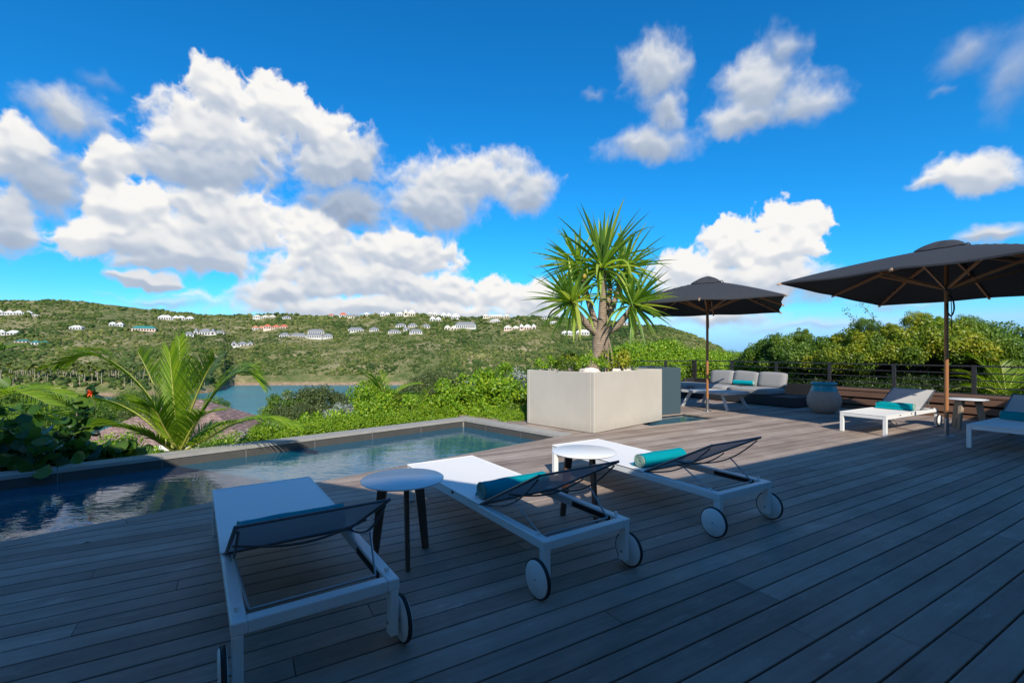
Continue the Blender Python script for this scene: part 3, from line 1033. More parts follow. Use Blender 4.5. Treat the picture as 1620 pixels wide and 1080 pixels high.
LL, LW = 2.12, 0.69
PIV, BL, BAng = 0.75, 0.75, R(27)
def make_lounger():
    r = thing('sun_lounger', 'x', 'sun lounger', group='white sun loungers on the deck')
    W2 = LW / 2
    ht = 0.325
    fr = MB()
    rw, rh = 0.058, 0.055
    for sx in (-1, 1):
        x0, x1 = (-W2, -W2 + rw) if sx < 0 else (W2 - rw, W2)
        fr.rbox(x0, x1, 0.001, LL, ht - rh, ht, 0.005)
    fr.rbox(-W2 + rw, W2 - rw, 0.002, rw, ht - rh, ht - 0.001, 0.004)
    fr.rbox(-W2 + rw, W2 - rw, LL - rw, LL - 0.001, ht - rh, ht - 0.001, 0.004)
    fr.rbox(-W2 + rw, W2 - rw, 1.25, 1.29, ht - rh + 0.005, ht - 0.012, 0.004)
    fr.build('frame', M['white'], r)
    # dark slot inside the rails
    for sx in (-1, 1):
        MB().box(sx * (W2 - rw) - 0.0035, sx * (W2 - rw) + 0.0035, 0.12, 0.50, ht - 0.046, ht - 0.012).build('track', M['rubber'], r)
        # stopper
        MB().tube([(sx * (W2 - 0.028), 0.10, ht), (sx * (W2 - 0.028), 0.10, ht + 0.02)], 0.011, 12).build('stopper', M['white'], r)
        MB().rbox(sx * (W2 - 0.0275) - 0.0275, sx * (W2 - 0.0275) + 0.0275, LL - 0.05, LL, 0.0, ht - rh, 0.004).build('leg', M['white'], r)
        lg = MB()
        lg.rbox(sx * (W2 - 0.024) - 0.02, sx * (W2 - 0.024) + 0.02, 0.002, 0.06, 0.055, ht - rh, 0.004)
        lg.build('leg', M['white'], r)
        # wheel
        cx = sx * (W2 + 0.026)
        wh = Matrix.Translation((cx, 0.035, 0.112)) @ Matrix.Rotation(R(90) * sx, 4, 'Y')
        disc = MB(); prof = [(0.0001, -0.015), (0.100, -0.015), (0.103, -0.012), (0.103, 0.010), (0.098, 0.015), (0.0001, 0.0165)]
        disc.lathe(prof, 40); disc.v = [tuple(wh @ Vector(p)) for p in disc.v]
        wo = disc.build('wheel', M['white'], r)
        ty = MB(); ty.lathe([(0.1035, -0.010), (0.110, -0.012), (0.112, -0.006), (0.112, 0.004), (0.109, 0.009), (0.1035, 0.008)], 40)
        ty.v = [tuple(wh @ Vector(p)) for p in ty.v]
        ty.build('tyre', M['rubber'], wo)
        hb = MB(); hb.lathe([(0.0001, 0.0165), (0.007, 0.0168), (0.007, 0.019), (0.0001, 0.0195)], 14)
        hb.v = [tuple(wh @ Vector(p)) for p in hb.v]
        hb.build('hub_cap', M['steel'], wo)
        ax = MB(); ax.tube([(sx * (W2 - 0.05), 0.035, 0.112), (cx - sx * 0.012, 0.035, 0.112)], 0.009, 10)
        ax.build('axle', M['steel'], r)
    # seat sling
    sl = MB()
    n = 14
    top = []; 
    for j in range(n + 1):
        y = PIV + 0.01 + (LL - 0.005 - PIV - 0.01) * j / n
        for i in range(11):
            u = -1 + 2 * i / 10
            sag = -0.012 * (1 - u * u) * math.sin(math.pi * j / n)
            top.append((u * (W2 - 0.002), y, ht + 0.012 + sag))
    m = 11
    fs = [(j * m + i, j * m + i + 1, (j + 1) * m + i + 1, (j + 1) * m + i) for j in range(n) for i in range(10)]
    sl.add(top, fs, True)
    sl.add([(x, y, z - 0.008) for x, y, z in top], [tuple(reversed(f)) for f in fs], True)
    for sx in (-1, 1):
        x = sx * (W2 - 0.002)
        sl.tube([(x, PIV + 0.01, ht + 0.008), (x, LL - 0.005, ht + 0.008)], 0.0075, 8)
    sl.tube([(-W2 + 0.002, LL - 0.005, ht + 0.008), (W2 - 0.002, LL - 0.005, ht + 0.008)], 0.0075, 8)
    sl.build('seat_sling', M['sling'], r)
    # small cut outs of the sling along the rail: dark clips
    for sx in (-1, 1):
        for yy in (1.15, 1.6):
            MB().box(sx * W2 - 0.004 if sx > 0 else -W2 - 0.004, sx * W2 + 0.004 if sx > 0 else -W2 + 0.004, yy, yy + 0.03, ht - 0.02, ht + 0.002).build('clip', M['darkmetal'], r)
    # backrest
    def bp(x, l, dn=0.0):
        return Vector((x, PIV - l * math.cos(BAng) - dn * math.sin(BAng) * 1, ht + 0.012 + l * math.sin(BAng) - dn * math.cos(BAng)))
    bk = MB(); bb = MB()
    pts = []
    nn = 10
    for j in range(nn + 1):
        l = BL * j / nn
        for i in range(11):
            u = -1 + 2 * i / 10
            sag = 0.016 * (1 - u * u) * math.sin(math.pi * j / nn)
            pts.append((u * (W2 - 0.03), l, sag))
    fs = [(j * m + i, j * m + i + 1, (j + 1) * m + i + 1, (j + 1) * m + i) for j in range(nn) for i in range(10)]
    bk.add([bp(x, l, s_ ) for x, l, s_ in pts], [tuple(reversed(f)) for f in fs], True)
    b_o = bk.build('backrest', M['meshback'], r)
    bf = MB()
    for sx in (-1, 1):
        x = sx * (W2 - 0.022)
        bf.tube([bp(x, -0.01), bp(x, BL)], 0.009, 10)
        # bowed side stay
        bow = [bp(x - sx * 0.01, 0.02 + (BL - 0.06) * k / 14, 0.016 + 0.062 * math.sin(math.pi * k / 14)) for k in range(15)]
        bf.tube(bow, 0.006, 8)
    bf.tube([bp(-W2 + 0.022, BL), bp(W2 - 0.022, BL)], 0.007, 10)
    bf.tube([bp(-W2 + 0.022, -0.005), bp(W2 - 0.022, -0.005)], 0.010, 10)
    bow = [bp(-W2 + 0.03 + (LW - 0.06) * k / 16, 0.36, 0.02 + 0.05 * math.sin(math.pi * k / 16)) for k in range(17)]
    bf.tube(bow, 0.006, 8)
    bf.build('backrest_frame', M['greytube'], b_o)
    st_ = MB()
    for sx in (-1, 1):
        st_.tube([bp(sx * (W2 - 0.03), 0.40, 0.07), (sx * (W2 - rw - 0.016), 0.13, ht - 0.02)], 0.006, 8)
    st_.tube([(-(W2 - rw - 0.016), 0.13, ht - 0.02), ((W2 - rw - 0.016), 0.13, ht - 0.02)], 0.006, 8)
    st_.build('prop_stay', M['steel'], r)
    return r

RL = R(33.2)
proto = make_lounger()
def place_lounger(o, rearleft, rz, label):
    # rearleft: ground position of the frame corner local (-W/2, 0)
    ca, sa = math.cos(rz), math.sin(rz)
    x, y = rearleft[0] + ca * LW / 2, rearleft[1] + sa * LW / 2
    o.location = (x, y, 0.0)
    o.rotation_euler = (0, 0, rz)
    o['label'] = label
    return o
L1 = place_lounger(proto, (-1.105, 1.855), R(34.0), 'nearest white sun lounger in the left foreground, entirely in shade')
L2 = place_lounger(copy_tree(proto), (0.185, 2.657), R(33.4), 'white sun lounger between the two round side tables by the pool, half sunlit')
L3 = place_lounger(copy_tree(proto), (1.56, 3.54), R(31.5), 'white sun lounger right of the middle one, its seat and towel in full sun')
FLN = -N                                             # loungers on the right: width direction of frame
RR = math.atan2(A.y, A.x) + R(90)
# local +y runs from head to foot; on the right the foot points to -A, so rotate by BA+90
def place_foot(o, footleft, label):
    # footleft = ground position of the foot corner nearest photo left
    y = -A
    x = Vector((y.y, -y.x, 0))                       # local x for rotation where local y = -A
    rz = math.atan2(-y.x, y.y)
    # local +x = (cos rz, sin rz)
    lx = Vector((math.cos(rz), math.sin(rz), 0))
    c = Vector(footleft)
    # is footleft at +x or -x side ?
    side = 1 if lx.dot(N) > 0 else -1
    org = c - lx * side * LW / 2 - y * LL
    o.location = (org.x, org.y, 0)
    o.rotation_euler = (0, 0, rz)
    o['label'] = label
    return o
L4 = place_foot(copy_tree(proto), (5.76, 8.30, 0), 'white sun lounger with foot end facing the viewer, under the larger parasol beside its pole')
L5 = place_foot(copy_tree(proto), (6.60, 6.86, 0), 'white sun lounger cut off by the right edge of the photo')

# ---- towels
tm, te = make_towel()
def towel(lounger, label, along=0.98, dx=0.0, tilt=0.0):
    t = thing('rolled_towel', label, 'towel', group='teal rolled towels')
    return t
tw = thing('rolled_towel', 'x', 'towel', group='rolled teal towels')
tm.build('roll', M['towel'], tw)
for e_ in te: e_.build('roll_end', M['towelend'], tw)
def place_towel(o, L, yl, dx, label, yaw=0):
    p = L.matrix_basis @ Vector((dx, yl, 0.337))
    o.location = p
    o.rotation_euler = (0, 0, L.rotation_euler.z + yaw)
    o['label'] = label
for i, (L, yl, dx, lab) in enumerate([
        (L1, 0.84, 0.02, 'teal rolled towel half hidden behind the raised backrest of the shaded left foreground lounger'),
        (L2, 0.83, 0.0, 'teal rolled towel at the foot of the backrest of the middle lounger between two tables'),
        (L3, 0.86, 0.0, 'teal rolled towel fully in the sun on the lounger right of the pool'),
        (L4, 0.86, 0.0, 'teal rolled towel on the lounger beside the larger parasol\'s pole'),
        (L5, 0.86, 0.0, 'teal rolled towel on the lounger at the right edge of the photo')]):
    o = tw if i == 0 else copy_tree(tw)
    place_towel(o, L, yl, dx, lab)

# ---- round side tables
def side_table(c, legs, label, mat, topr=0.275, hh=0.54, lw=0.052):
    r = thing('side_table', label, 'side table', (c[0], c[1], 0), group='round white side tables')
    MB().lathe([(0.0001, hh - 0.014), (topr - 0.012, hh - 0.014), (topr, hh - 0.006), (topr, hh - 0.003), (topr - 0.004, hh), (0.0001, hh)], 64).build('table_top', M['tabletop'], r)
    for (lx, ly) in legs:
        mb = MB()
        d = Vector((lx, ly, 0))
        u = d.normalized()
        mb.beam(Vector((u.x * topr * 0.50, u.y * topr * 0.50, hh - 0.016)), Vector((lx, ly, 0.0)), lw * 0.5, lw * 1.25, up=u, w2=lw * 0.45, h2=lw * 0.85)
        mb.build('leg', mat, r)
    ub = MB(); ub.lathe([(0.0001, hh - 0.032), (topr * 0.62, hh - 0.032), (topr * 0.62, hh - 0.0145), (0.0001, hh - 0.0145)], 32)
    ub.build('top_support', M['darkmetal'], r)
    return r
side_table((-0.74, 3.20), [(-0.20, 0.03), (0.075, -0.185), (0.125, 0.16)], 'round white side table with dark legs between the two left loungers, in shade', M['legwood'])
side_table((0.62, 4.07), [(-0.19, -0.05), (0.07, -0.19), (0.12, 0.16)], 'round white side table with brown legs beside the foot of the sunlit lounger', M['legwood'])
side_table((8.18, 8.50), [(-0.23, -0.10), (0.19, -0.14), (0.0, 0.24)], 'round white side table with thick pale wooden legs behind the larger parasol\'s pole', M['legpale'], 0.30, 0.54, 0.085)

# ---- planters
def planter(corner, ang, lx, ly, h, mat, name, label):
    r = thing(name, label, 'planter', corner, ang)
    mb = MB()
    t = 0.07
    mb.rbox(0, lx, 0, t, 0, h, 0.008)
    mb.rbox(0, lx, ly - t, ly, 0, h, 0.008)
    mb.rbox(0, t, t + 0.001, ly - t - 0.001, 0, h - 0.001, 0.006)
    mb.rbox(lx - t, lx, t + 0.001, ly - t - 0.001, 0, h - 0.001, 0.006)
    mb.build('box', mat, r)
    mb = MB()
    rnd = random.Random(1)
    n = 14
    vs_ = [(t + (lx - 2 * t) * i / n, t + (ly - 2 * t) * j / n, h - 0.06 + rnd.uniform(-.02, .03)) for i in range(n + 1) for j in range(n + 1)]
    mb.add(vs_, [(i * (n + 1) + j, (i + 1) * (n + 1) + j, (i + 1) * (n + 1) + j + 1, i * (n + 1) + j + 1) for i in range(n) for j in range(n)], True)
    mb.build('soil', M['soil'], r)
    return r
PA = R(43.4)
PLX, PLY, PLH = 2.26, 1.60, 1.03
planter((1.389, 7.98, 0.006), PA, PLX, PLY, PLH, M['planter'], 'planter', 'large square beige planter box holding the screw pine tree at the pool corner')
dk = st(8.71 - 0.06 - 2.2 + 0.12, 7.165, 0.0)
pdk = Vector((3.80, 10.62, 0))
planter((pdk - A * 2.0)[:], BA, 2.0, 1.0, 1.03, M['planterdark'], 'planter', 'slate grey planter box standing behind the beige planter beside the small basin')
def pl(u, v, z=PLH):   # point on the planter
    a = Vector((math.cos(PA), math.sin(PA), 0)); b = Vector((-math.sin(PA), math.cos(PA), 0))
    p = Vector((1.389, 7.98, 0)) + a * u + b * v
    return Vector((p.x, p.y, z))

# ---- screw pine
def strap(V, Fc, base, d, L, w, droop, rng, segs=7, kink=False):
    d = Vector(d).normalized()
    side = d.cross(Vector((0, 0, 1)))
    if side.length < 0.1: side = Vector((1, 0, 0))
    side.normalize()
    p = Vector(base); cur = d.copy()
    b0 = len(V)
    for i in range(segs + 1):
        f = i / segs
        ww = w * (1.0 - f ** 2.2) * (0.75 + 0.6 * min(1, f * 3)) * 0.75 + 0.001
        up = side.cross(cur).normalized()
        V.append(p - side * ww / 2 + up * ww * 0.25)
        V.append(p - up * ww * 0.10)
        V.append(p + side * ww / 2 + up * ww * 0.25)
        step = L / segs
        p = p + cur * step
        g = droop * step * (0.4 + 1.6 * f)
        if kink and f > 0.45: g *= 3.0
        cur = (cur + Vector((0, 0, -g))).normalized()
    for i in range(segs):
        a = b0 + 3 * i
        Fc.append((a, a + 1, a + 4, a + 3)); Fc.append((a + 1, a + 2, a + 5, a + 4))

def screw_pine():
    rnd = random.Random(21)
    base = pl(1.07, 0.84, PLH - 0.08)
    t = thing('screw_pine', 'branching screw pine with strap leaf rosettes growing from the beige planter', 'tree', base)
    def loc(px, py, dd=0.0):
        return at(px, py, base.y + dd) - base
    fork = loc(950, 530)
    tr = MB()
    tr.tube([(0.0, 0, -0.1), (0.0, 0, 0.10), loc(948, 560), loc(949, 540), fork + Vector((0, 0, 0.02))], [0.15, 0.125, 0.135, 0.15, 0.14], 18)
    heads = [ # px, py, depth offset, via points, radius, n, length, heading
        (953, 420, -0.10, [(953, 500, -0.03), (955, 460, -0.08)], 0.085, 78, 1.24, (0, -0.2, 1)),
        (903, 476, -0.30, [(930, 515, -0.1), (914, 495, -0.25)], 0.07, 54, 0.92, (-0.75, -0.45, 0.5)),
        (1003, 480, -0.25, [(978, 514, -0.1), (995, 494, -0.2)], 0.07, 54, 0.86, (0.75, -0.5, 0.42)),
        (912, 418, 0.35, [(935, 490, 0.15), (924, 450, 0.3)], 0.06, 44, 0.94, (-0.85, 0.1, 0.42)),
        (990, 424, 0.30, [(967, 490, 0.15), (980, 455, 0.25)], 0.06, 44, 0.97, (0.8, 0.1, 0.5)),
        (965, 450, 0.5, [(958, 490, 0.25), (965, 465, 0.4)], 0.06, 26, 0.8, (0.1, 0.5, 0.8)),
    ]
    for (px, py, dd, via, r0, n, L, hd) in heads:
        hp = loc(px, py, dd)
        tr.tube([fork + Vector((0, 0, -0.02))] + [loc(*q) for q in via] + [hp], [r0 * 1.15, r0, r0 * 0.85, r0 * 0.7], 12)
    # aerial prop roots
    for x in (962, 958, 968):
        tr.tube([loc(960, 525, -0.1), loc(x, 560, -0.16), loc(x, 590, -0.2)], [0.022, 0.016, 0.014], 7)
    tr.build('trunk', M['ringbark'], t)
    for (px, py, dd, via, r0, n, L, hd) in heads:
        hp = loc(px, py, dd)
        V, Fc = [], []
        hd = Vector(hd).normalized()
        for i in range(n):
            f = (i + 0.5) / n
            az = i * 2.39996 + rnd.uniform(-.25, .25)
            th = R(6 + 108 * f ** 0.9) + rnd.uniform(-.12, .12)
            # direction around hd
            q = hd.to_track_quat('Z', 'Y')
            d = q @ Vector((math.sin(th) * math.cos(az), math.sin(th) * math.sin(az), math.cos(th)))
            ll = L * rnd.uniform(0.8, 1.08) * (0.86 if f < 0.12 else 1.0) * (0.92 if f > .8 else 1)
            strap(V, Fc, hp + d * 0.05 - hd * 0.10 * f, d, ll, rnd.uniform(0.078, 0.105), 0.18 + 1.7 * f * f, rnd, 8, kink=rnd.random() < 0.35 * f)
        npobj('leaf_rosette', V, Fc, M['l_pand'], t, True)
    # fruit
    for (px, py, dd) in ((925, 437, -0.35), (915, 468, -0.4)):
        c = loc(px, py, dd)
        mb = MB()
        prof = [(0.001, -0.055), (0.03, -0.045), (0.042, -0.02), (0.044, 0.015), (0.03, 0.04), (0.001, 0.05)]
        mb.lathe(prof, 16, c)
        mb.build('fruit', M['fruit'], t)
screw_pine()

# ---- shrubs in the planter, rocks
def shrub(name, label, cat, loc, arr, leafm, stemm, group=None, rz=0, sc=1.0, stems=9, sr=0.03):
    V, Fc, cc = arr
    t = thing(name, label, cat, loc, rz, group)
    npobj('foliage', V, Fc, leafm, t)
    stem_mb(cc, 3, sr, stems).build('stem', stemm, t)
    t.scale = (sc, sc, sc)
    return t
ps = [bush_arrays(101, 0.34, 0.30, 0.42, 14, 420, 0.060, 0.036, 0.5, 0.30),
      bush_arrays(102, 0.40, 0.34, 0.50, 16, 700, 0.060, 0.036, 0.5, 0.30)]
spots = [(0.24, 1.28, 0, 0.85, 'sparse twiggy shrub at the left end of the beige planter'), (0.22, 0.80, 1, 0.72, 'yellow green shrub left of the tree trunk in the beige planter'),
         (0.55, 0.45, 1, 0.8, 'small leafy shrub in front of the trunk in the beige planter'), (1.30, 0.40, 1, 1.0, 'fuller leafy shrub right of the trunk in the beige planter'),
         (1.78, 0.55, 0, 0.8, 'sparse shrub with bare silvery twigs at the right end of the beige planter'), (1.0, 1.30, 1, 0.9, 'leafy shrub behind the trunk in the beige planter')]
for i, (u, v, k, sc, lab) in enumerate(spots):
    shrub('shrub', lab, 'shrub', pl(u, v, PLH - 0.07), ps[k], M['l_yel'] if i % 2 else M['l_hedge'], M['twig'], rz=i * 1.3, sc=sc, stems=14, sr=0.010, group='shrubs in the beige planter')
def rock(c, s, seed, label):
    import bmesh
    bm = bmesh.new()
    bmesh.ops.create_icosphere(bm, subdivisions=3, radius=1)
    for v in bm.verts:
        n = mnoise.fractal(v.co * 1.4 + Vector((seed * 3.1, 0, 0)), 1, 2, 4)
        v.co = Vector((v.co.x * s[0], v.co.y * s[1], v.co.z * s[2])) * (1 + 0.35 * n)
    me = bpy.data.meshes.new('rock'); bm.to_mesh(me); bm.free()
    me.materials.append(M['rock'])
    o = bpy.data.objects.new('rock', me); COL.objects.link(o)
    o.location = c
    meta(o, label, 'rock', 'pale rocks in the planter')
rock(pl(0.25, 0.28, PLH - 0.01), (0.19, 0.11, 0.085), 1, 'largest pale coral rock on the front corner of the beige planter')
rock(pl(0.93, 0.18, PLH - 0.02), (0.10, 0.08, 0.065), 2, 'small pale rock in the beige planter, left of the similar one')
rock(pl(1.22, 0.16, PLH - 0.02), (0.11, 0.08, 0.06), 3, 'small pale rock in the beige planter, right of the similar one')

# ---- parasols
def parasol(loc, edge_dir, half, zc, apex, hub_z, tilt_deg, tilt_axis, label, rope=False, sleeve=(0.0, 0.33)):
    # edge_dir: direction of one canopy edge
    rz = math.atan2(edge_dir[1], edge_dir[0])
    r = thing('parasol', label, 'parasol', loc, rz, 'charcoal square parasols')
    MB().tube([(0, 0, 0.0), (0, 0, apex - 0.12)], 0.029, 20).build('pole', M['teak'], r)
    MB().tube([(0, 0, 0.0), (0, 0, 0.30)], 0.033, 20).build('ground_sleeve', M['steel'], r)
    MB().lathe([(0.0001, 0), (0.09, 0), (0.09, 0.008), (0.034, 0.012), (0.034, 0.02)], 28).build('floor_plate', M['steel'], r)
    MB().lathe([(0.03, hub_z - 0.05), (0.055, hub_z - 0.045), (0.06, hub_z - 0.02), (0.06, hub_z + 0.015), (0.05, hub_z + 0.02), (0.03, hub_z + 0.02)], 20).build('runner_hub', M['darkmetal'], r)
    ax = Vector(tilt_axis)
    ax.rotate(Matrix.Rotation(-rz, 3, 'Z').to_quaternion())
    T = Matrix.Translation((0, 0, apex)) @ Matrix.Rotation(R(tilt_deg), 4, ax) @ Matrix.Translation((0, 0, -apex))
    def cz(x, y):
        # canopy height: ribs straight to 8 tips on a square, cloth between them hanging a little
        m_ = max(abs(x), abs(y)) / half
        a = math.atan2(y, x)
        s8 = math.sin(4 * a) ** 2
        z = apex - (apex - zc) * m_ - 0.022 * s8 * m_ + 0.05 * math.sin(math.pi * min(1, m_)) * 0.6
        return z
    can = MB()
    n = 24
    pts = []
    for j in range(n + 1):
        for i in range(n + 1):
            x = -half + 2 * half * i / n; y = -half + 2 * half * j / n
            # scalloped edge
            xx, yy = x, y
            if i in (0, n): xx *= 1 - 0.022 * math.sin(math.pi * 2 * j / n) ** 2
            if j in (0, n): yy *= 1 - 0.022 * math.sin(math.pi * 2 * i / n) ** 2
            pts.append(T @ Vector((xx, yy, cz(x, y))))
    fs = []
    for j in range(n):
        for i in range(n):
            a = j * (n + 1) + i
            fs.append((a, a + 1, a + n + 2, a + n + 1))
    can.add(pts, fs, True)
    can.add([p - Vector((0, 0, 0.006)) for p in pts], [tuple(reversed(f)) for f in fs], True)
    # hem
    rim = [j * 0 + i for i in range(n)] + [(i + 1) * (n + 1) - 1 for i in range(n)] + [n * (n + 1) + n - i for i in range(n)] + [(n - i) * (n + 1) for i in range(n)]
    hem = [pts[i] for i in rim]
    hv = hem + [p - Vector((0, 0, 0.028)) for p in hem]
    k = len(hem)
    can.add(hv, [(i, (i + 1) % k, (i + 1) % k + k, i + k) for i in range(k)])
    co = can.build('canopy', M['canopy'], r)
    # vent cap with loose folds
    vt = MB()
    q = 0.36
    m_ = 16
    vp = []
    for ring in range(7):
        f = ring / 6
        for kk in range(m_ * 2):
            a = 2 * math.pi * kk / (m_ * 2)
            rad = q * f * (1 / max(abs(math.cos(a)), abs(math.sin(a)))) ** 0.6
            z = cz(rad * math.cos(a), rad * math.sin(a)) + 0.014 + 0.085 * (1 - f ** 3) + 0.016 * math.sin(a * 7 + 1) * math.sin(math.pi * f)
            vp.append(T @ Vector((rad * math.cos(a), rad * math.sin(a), z)))
    vt.add(vp, [(i * 2 * m_ + kk, i * 2 * m_ + (kk + 1) % (2 * m_), (i + 1) * 2 * m_ + (kk + 1) % (2 * m_), (i + 1) * 2 * m_ + kk) for i in range(6) for kk in range(2 * m_)], True)
    # strap handles on the vent
    for a in (2.6, 4.1):
        c = Vector((math.cos(a), math.sin(a), 0))
        pts2 = [T @ (c * (q * 0.95 + 0.11 * kk / 8) + Vector((0, 0, cz(c.x * (q * 0.95 + 0.11 * kk / 8), c.y * (q * 0.95 + 0.11 * kk / 8)) + 0.008 + 0.05 * math.sin(math.pi * kk / 8)))) for kk in range(9)]
        vt.tube(pts2, 0.009, 6)
    vt.build('vent_cap', M['canopy'], co)
    # ribs and struts
    for k in range(8):
        a = k * math.pi / 4
        d = Vector((math.cos(a), math.sin(a), 0))
        reach = half * (math.sqrt(2) if k % 2 else 1.0)
        tip = d * (reach + 0.03)
        zt = cz(d.x * reach, d.y * reach) - 0.022
        rb = MB()
        P0 = T @ Vector((d.x * 0.05, d.y * 0.05, apex - 0.10))
        Pm = T @ Vector((d.x * reach * .5, d.y * reach * .5, cz(d.x * reach * .5, d.y * reach * .5) - 0.028))
        P1 = T @ Vector((tip.x, tip.y, zt - 0.01))
        rb.beam(P0, Pm, 0.030, 0.046); rb.beam(Pm, P1, 0.030, 0.046, w2=0.026, h2=0.036)
        ro = rb.build('rib', M['teakx'], r)
        cp = MB(); e = (P1 - Pm).normalized()
        cp.tube([P1 - e * 0.02, P1 + e * 0.018], 0.019, 10)
        cp.build('tip_cap', M['legpale'], ro)
        Q = P0.lerp(Pm, 1.0) if k % 2 else T @ Vector((d.x * reach * .56, d.y * reach * .56, cz(d.x * reach * .56, d.y * reach * .56) - 0.03))
        stt = MB(); stt.beam(Vector((d.x * 0.055, d.y * 0.055, hub_z)), Q - Vector((0, 0, 0.02)), 0.024, 0.038)
        stt.build('strut', M['teakx'], ro)
    if rope:
        rp = MB()
        pts3 = []
        for k in range(60):
            a = k / 59 * 2 * math.pi * 3
            f = k / 59
            pts3.append((-0.05 - 0.045 * math.cos(a) * (0.8 + .3 * f), 0.05 * math.sin(a), hub_z - 0.30 - 0.17 * math.sin(a * 1.0 + 0.6) + 0.02 * f))
        rp.tube(pts3, 0.008, 6)
        rp.tube([(-0.04, -0.03, hub_z), (-0.05, -0.05, hub_z - 0.4), (-0.045, -0.05, hub_z - 0.68)], 0.006, 6)
        rp.build('rope', M['rubber'], r)
    else:
        rp = MB(); rp.tube([(0.04, -0.02, hub_z), (0.045, -0.03, hub_z - 0.3), (0.035, -0.03, hub_z - 0.42)], 0.005, 6)
        rp.build('rope', M['rubber'], r)
    return r
parasol((4.55, 11.0, 0), (1.42, 2.66), 1.51, 2.42, 3.04, 2.34, -2.0, (2.66, -1.42, 0), 'charcoal square parasol on a teak pole, the smaller looking one in front of the sofa')
parasol((7.13, 7.75, 0), (-1.57, 3.01), 1.70, 2.50, 3.12, 2.43, -4.0, (1.57, -3.01, 0), 'charcoal square parasol on a teak pole, the larger looking one beside a lounger', rope=True)

# ---- sofa corner
def cushion(mb, x0, x1, y0, y1, z0, z1, puff=0.02, mat=None, n=10):
    # pillowy box
    import bmesh
    bm = bmesh.new()
    bmesh.ops.create_cube(bm, size=1)
    bmesh.ops.subdivide_edges(bm, edges=bm.edges[:], cuts=5, use_grid_fill=True)
    cx, cy, cz_ = (x0 + x1) / 2, (y0 + y1) / 2, (z0 + z1) / 2
    hx, hy, hz = (x1 - x0) / 2, (y1 - y0) / 2, (z1 - z0) / 2
    for v in bm.verts:
        u = v.co * 2
        k = []
        for a, b, c in ((u.x, u.y, u.z), (u.y, u.z, u.x), (u.z, u.x, u.y)):
            k.append((1 - b * b) * (1 - c * c))
        # round the corners
        e = [min(1, abs(q)) for q in u]
        cr = 1 - 0.02 * (e[0] ** 6 * e[1] ** 6 + e[1] ** 6 * e[2] ** 6 + e[0] ** 6 * e[2] ** 6)
        p = Vector((cx + u.x * cr * hx + u.x * puff * k[0], cy + u.y * cr * hy + u.y * puff * k[1], cz_ + u.z * (1 - 0.06 * (e[0] ** 8 + e[1] ** 8)) * hz + u.z * puff * k[2]))
        v.co = mat @ p if mat is not None else p
    bm.verts.index_update()
    mb.add([v.co.copy() for v in bm.verts], [[v.index for v in f.verts] for f in bm.faces], True)
    bm.free()
    return mb

def sofa():
    # local x runs from the left (back) end to the right end along the fence, local y points to the fence
    p0 = fpt(-4.35, 0.75)
    rz = math.atan2(FD.y, FD.x)
    r = thing('corner_sofa', 'low grey cushioned corner sofa on a black wicker platform by the railing', 'sofa', p0, rz)
    # in this frame +y = (-FD.y, FD.x) = towards A (the fence)
    Ls = 2.28
    mb = MB()
    mb.rbox(-1.0, Ls + 0.72, -0.90, 0.16, 0.02, 0.25, 0.01)
    mb.build('platform', M['wicker'], r)
    mb = MB(); mb.rbox(-1.0, -0.06, -2.3, -0.905, 0.02, 0.25, 0.01)
    mb.build('platform', M['wicker'], r)
    w = Ls / 3
    # seat
    for i in range(2):
        s = MB(); cushion(s, i * Ls / 2 + 0.004, (i + 1) * Ls / 2 - 0.004, -0.88, 0.02, 0.252, 0.41, 0.012)
        s.build('seat_cushion', M['cushion'], r)
    s = MB(); cushion(s, -0.98, -0.01, -0.88, 0.02, 0.252, 0.41, 0.012); s.build('seat_cushion', M['cushion'], r)
    s = MB(); cushion(s, -0.98, -0.08, -2.28, -0.89, 0.252, 0.41, 0.012); s.build('seat_cushion', M['cushion'], r)
    for i in range(3):
        Mx = Matrix.Translation(((i + 0.5) * w, -0.02, 0.40)) @ Matrix.Rotation(R(-14), 4, 'X') @ Matrix.Rotation(R((-2, 3, 1)[i]), 4, 'Y')
        s = MB(); cushion(s, -w / 2 + 0.01, w / 2 - 0.01, -0.07, 0.08, 0.0, 0.42, 0.014, Mx)
        s.build('back_cushion', M['cushion'], r)
    tt = copy_tree(tw)
    tt['label'] = 'teal rolled towel lying on the grey sofa'
    wp = r.matrix_basis @ Vector((1.22, -0.22, 0.445))
    tt.location = wp
    tt.rotation_euler = (0, 0, rz + R(8))
sofa()

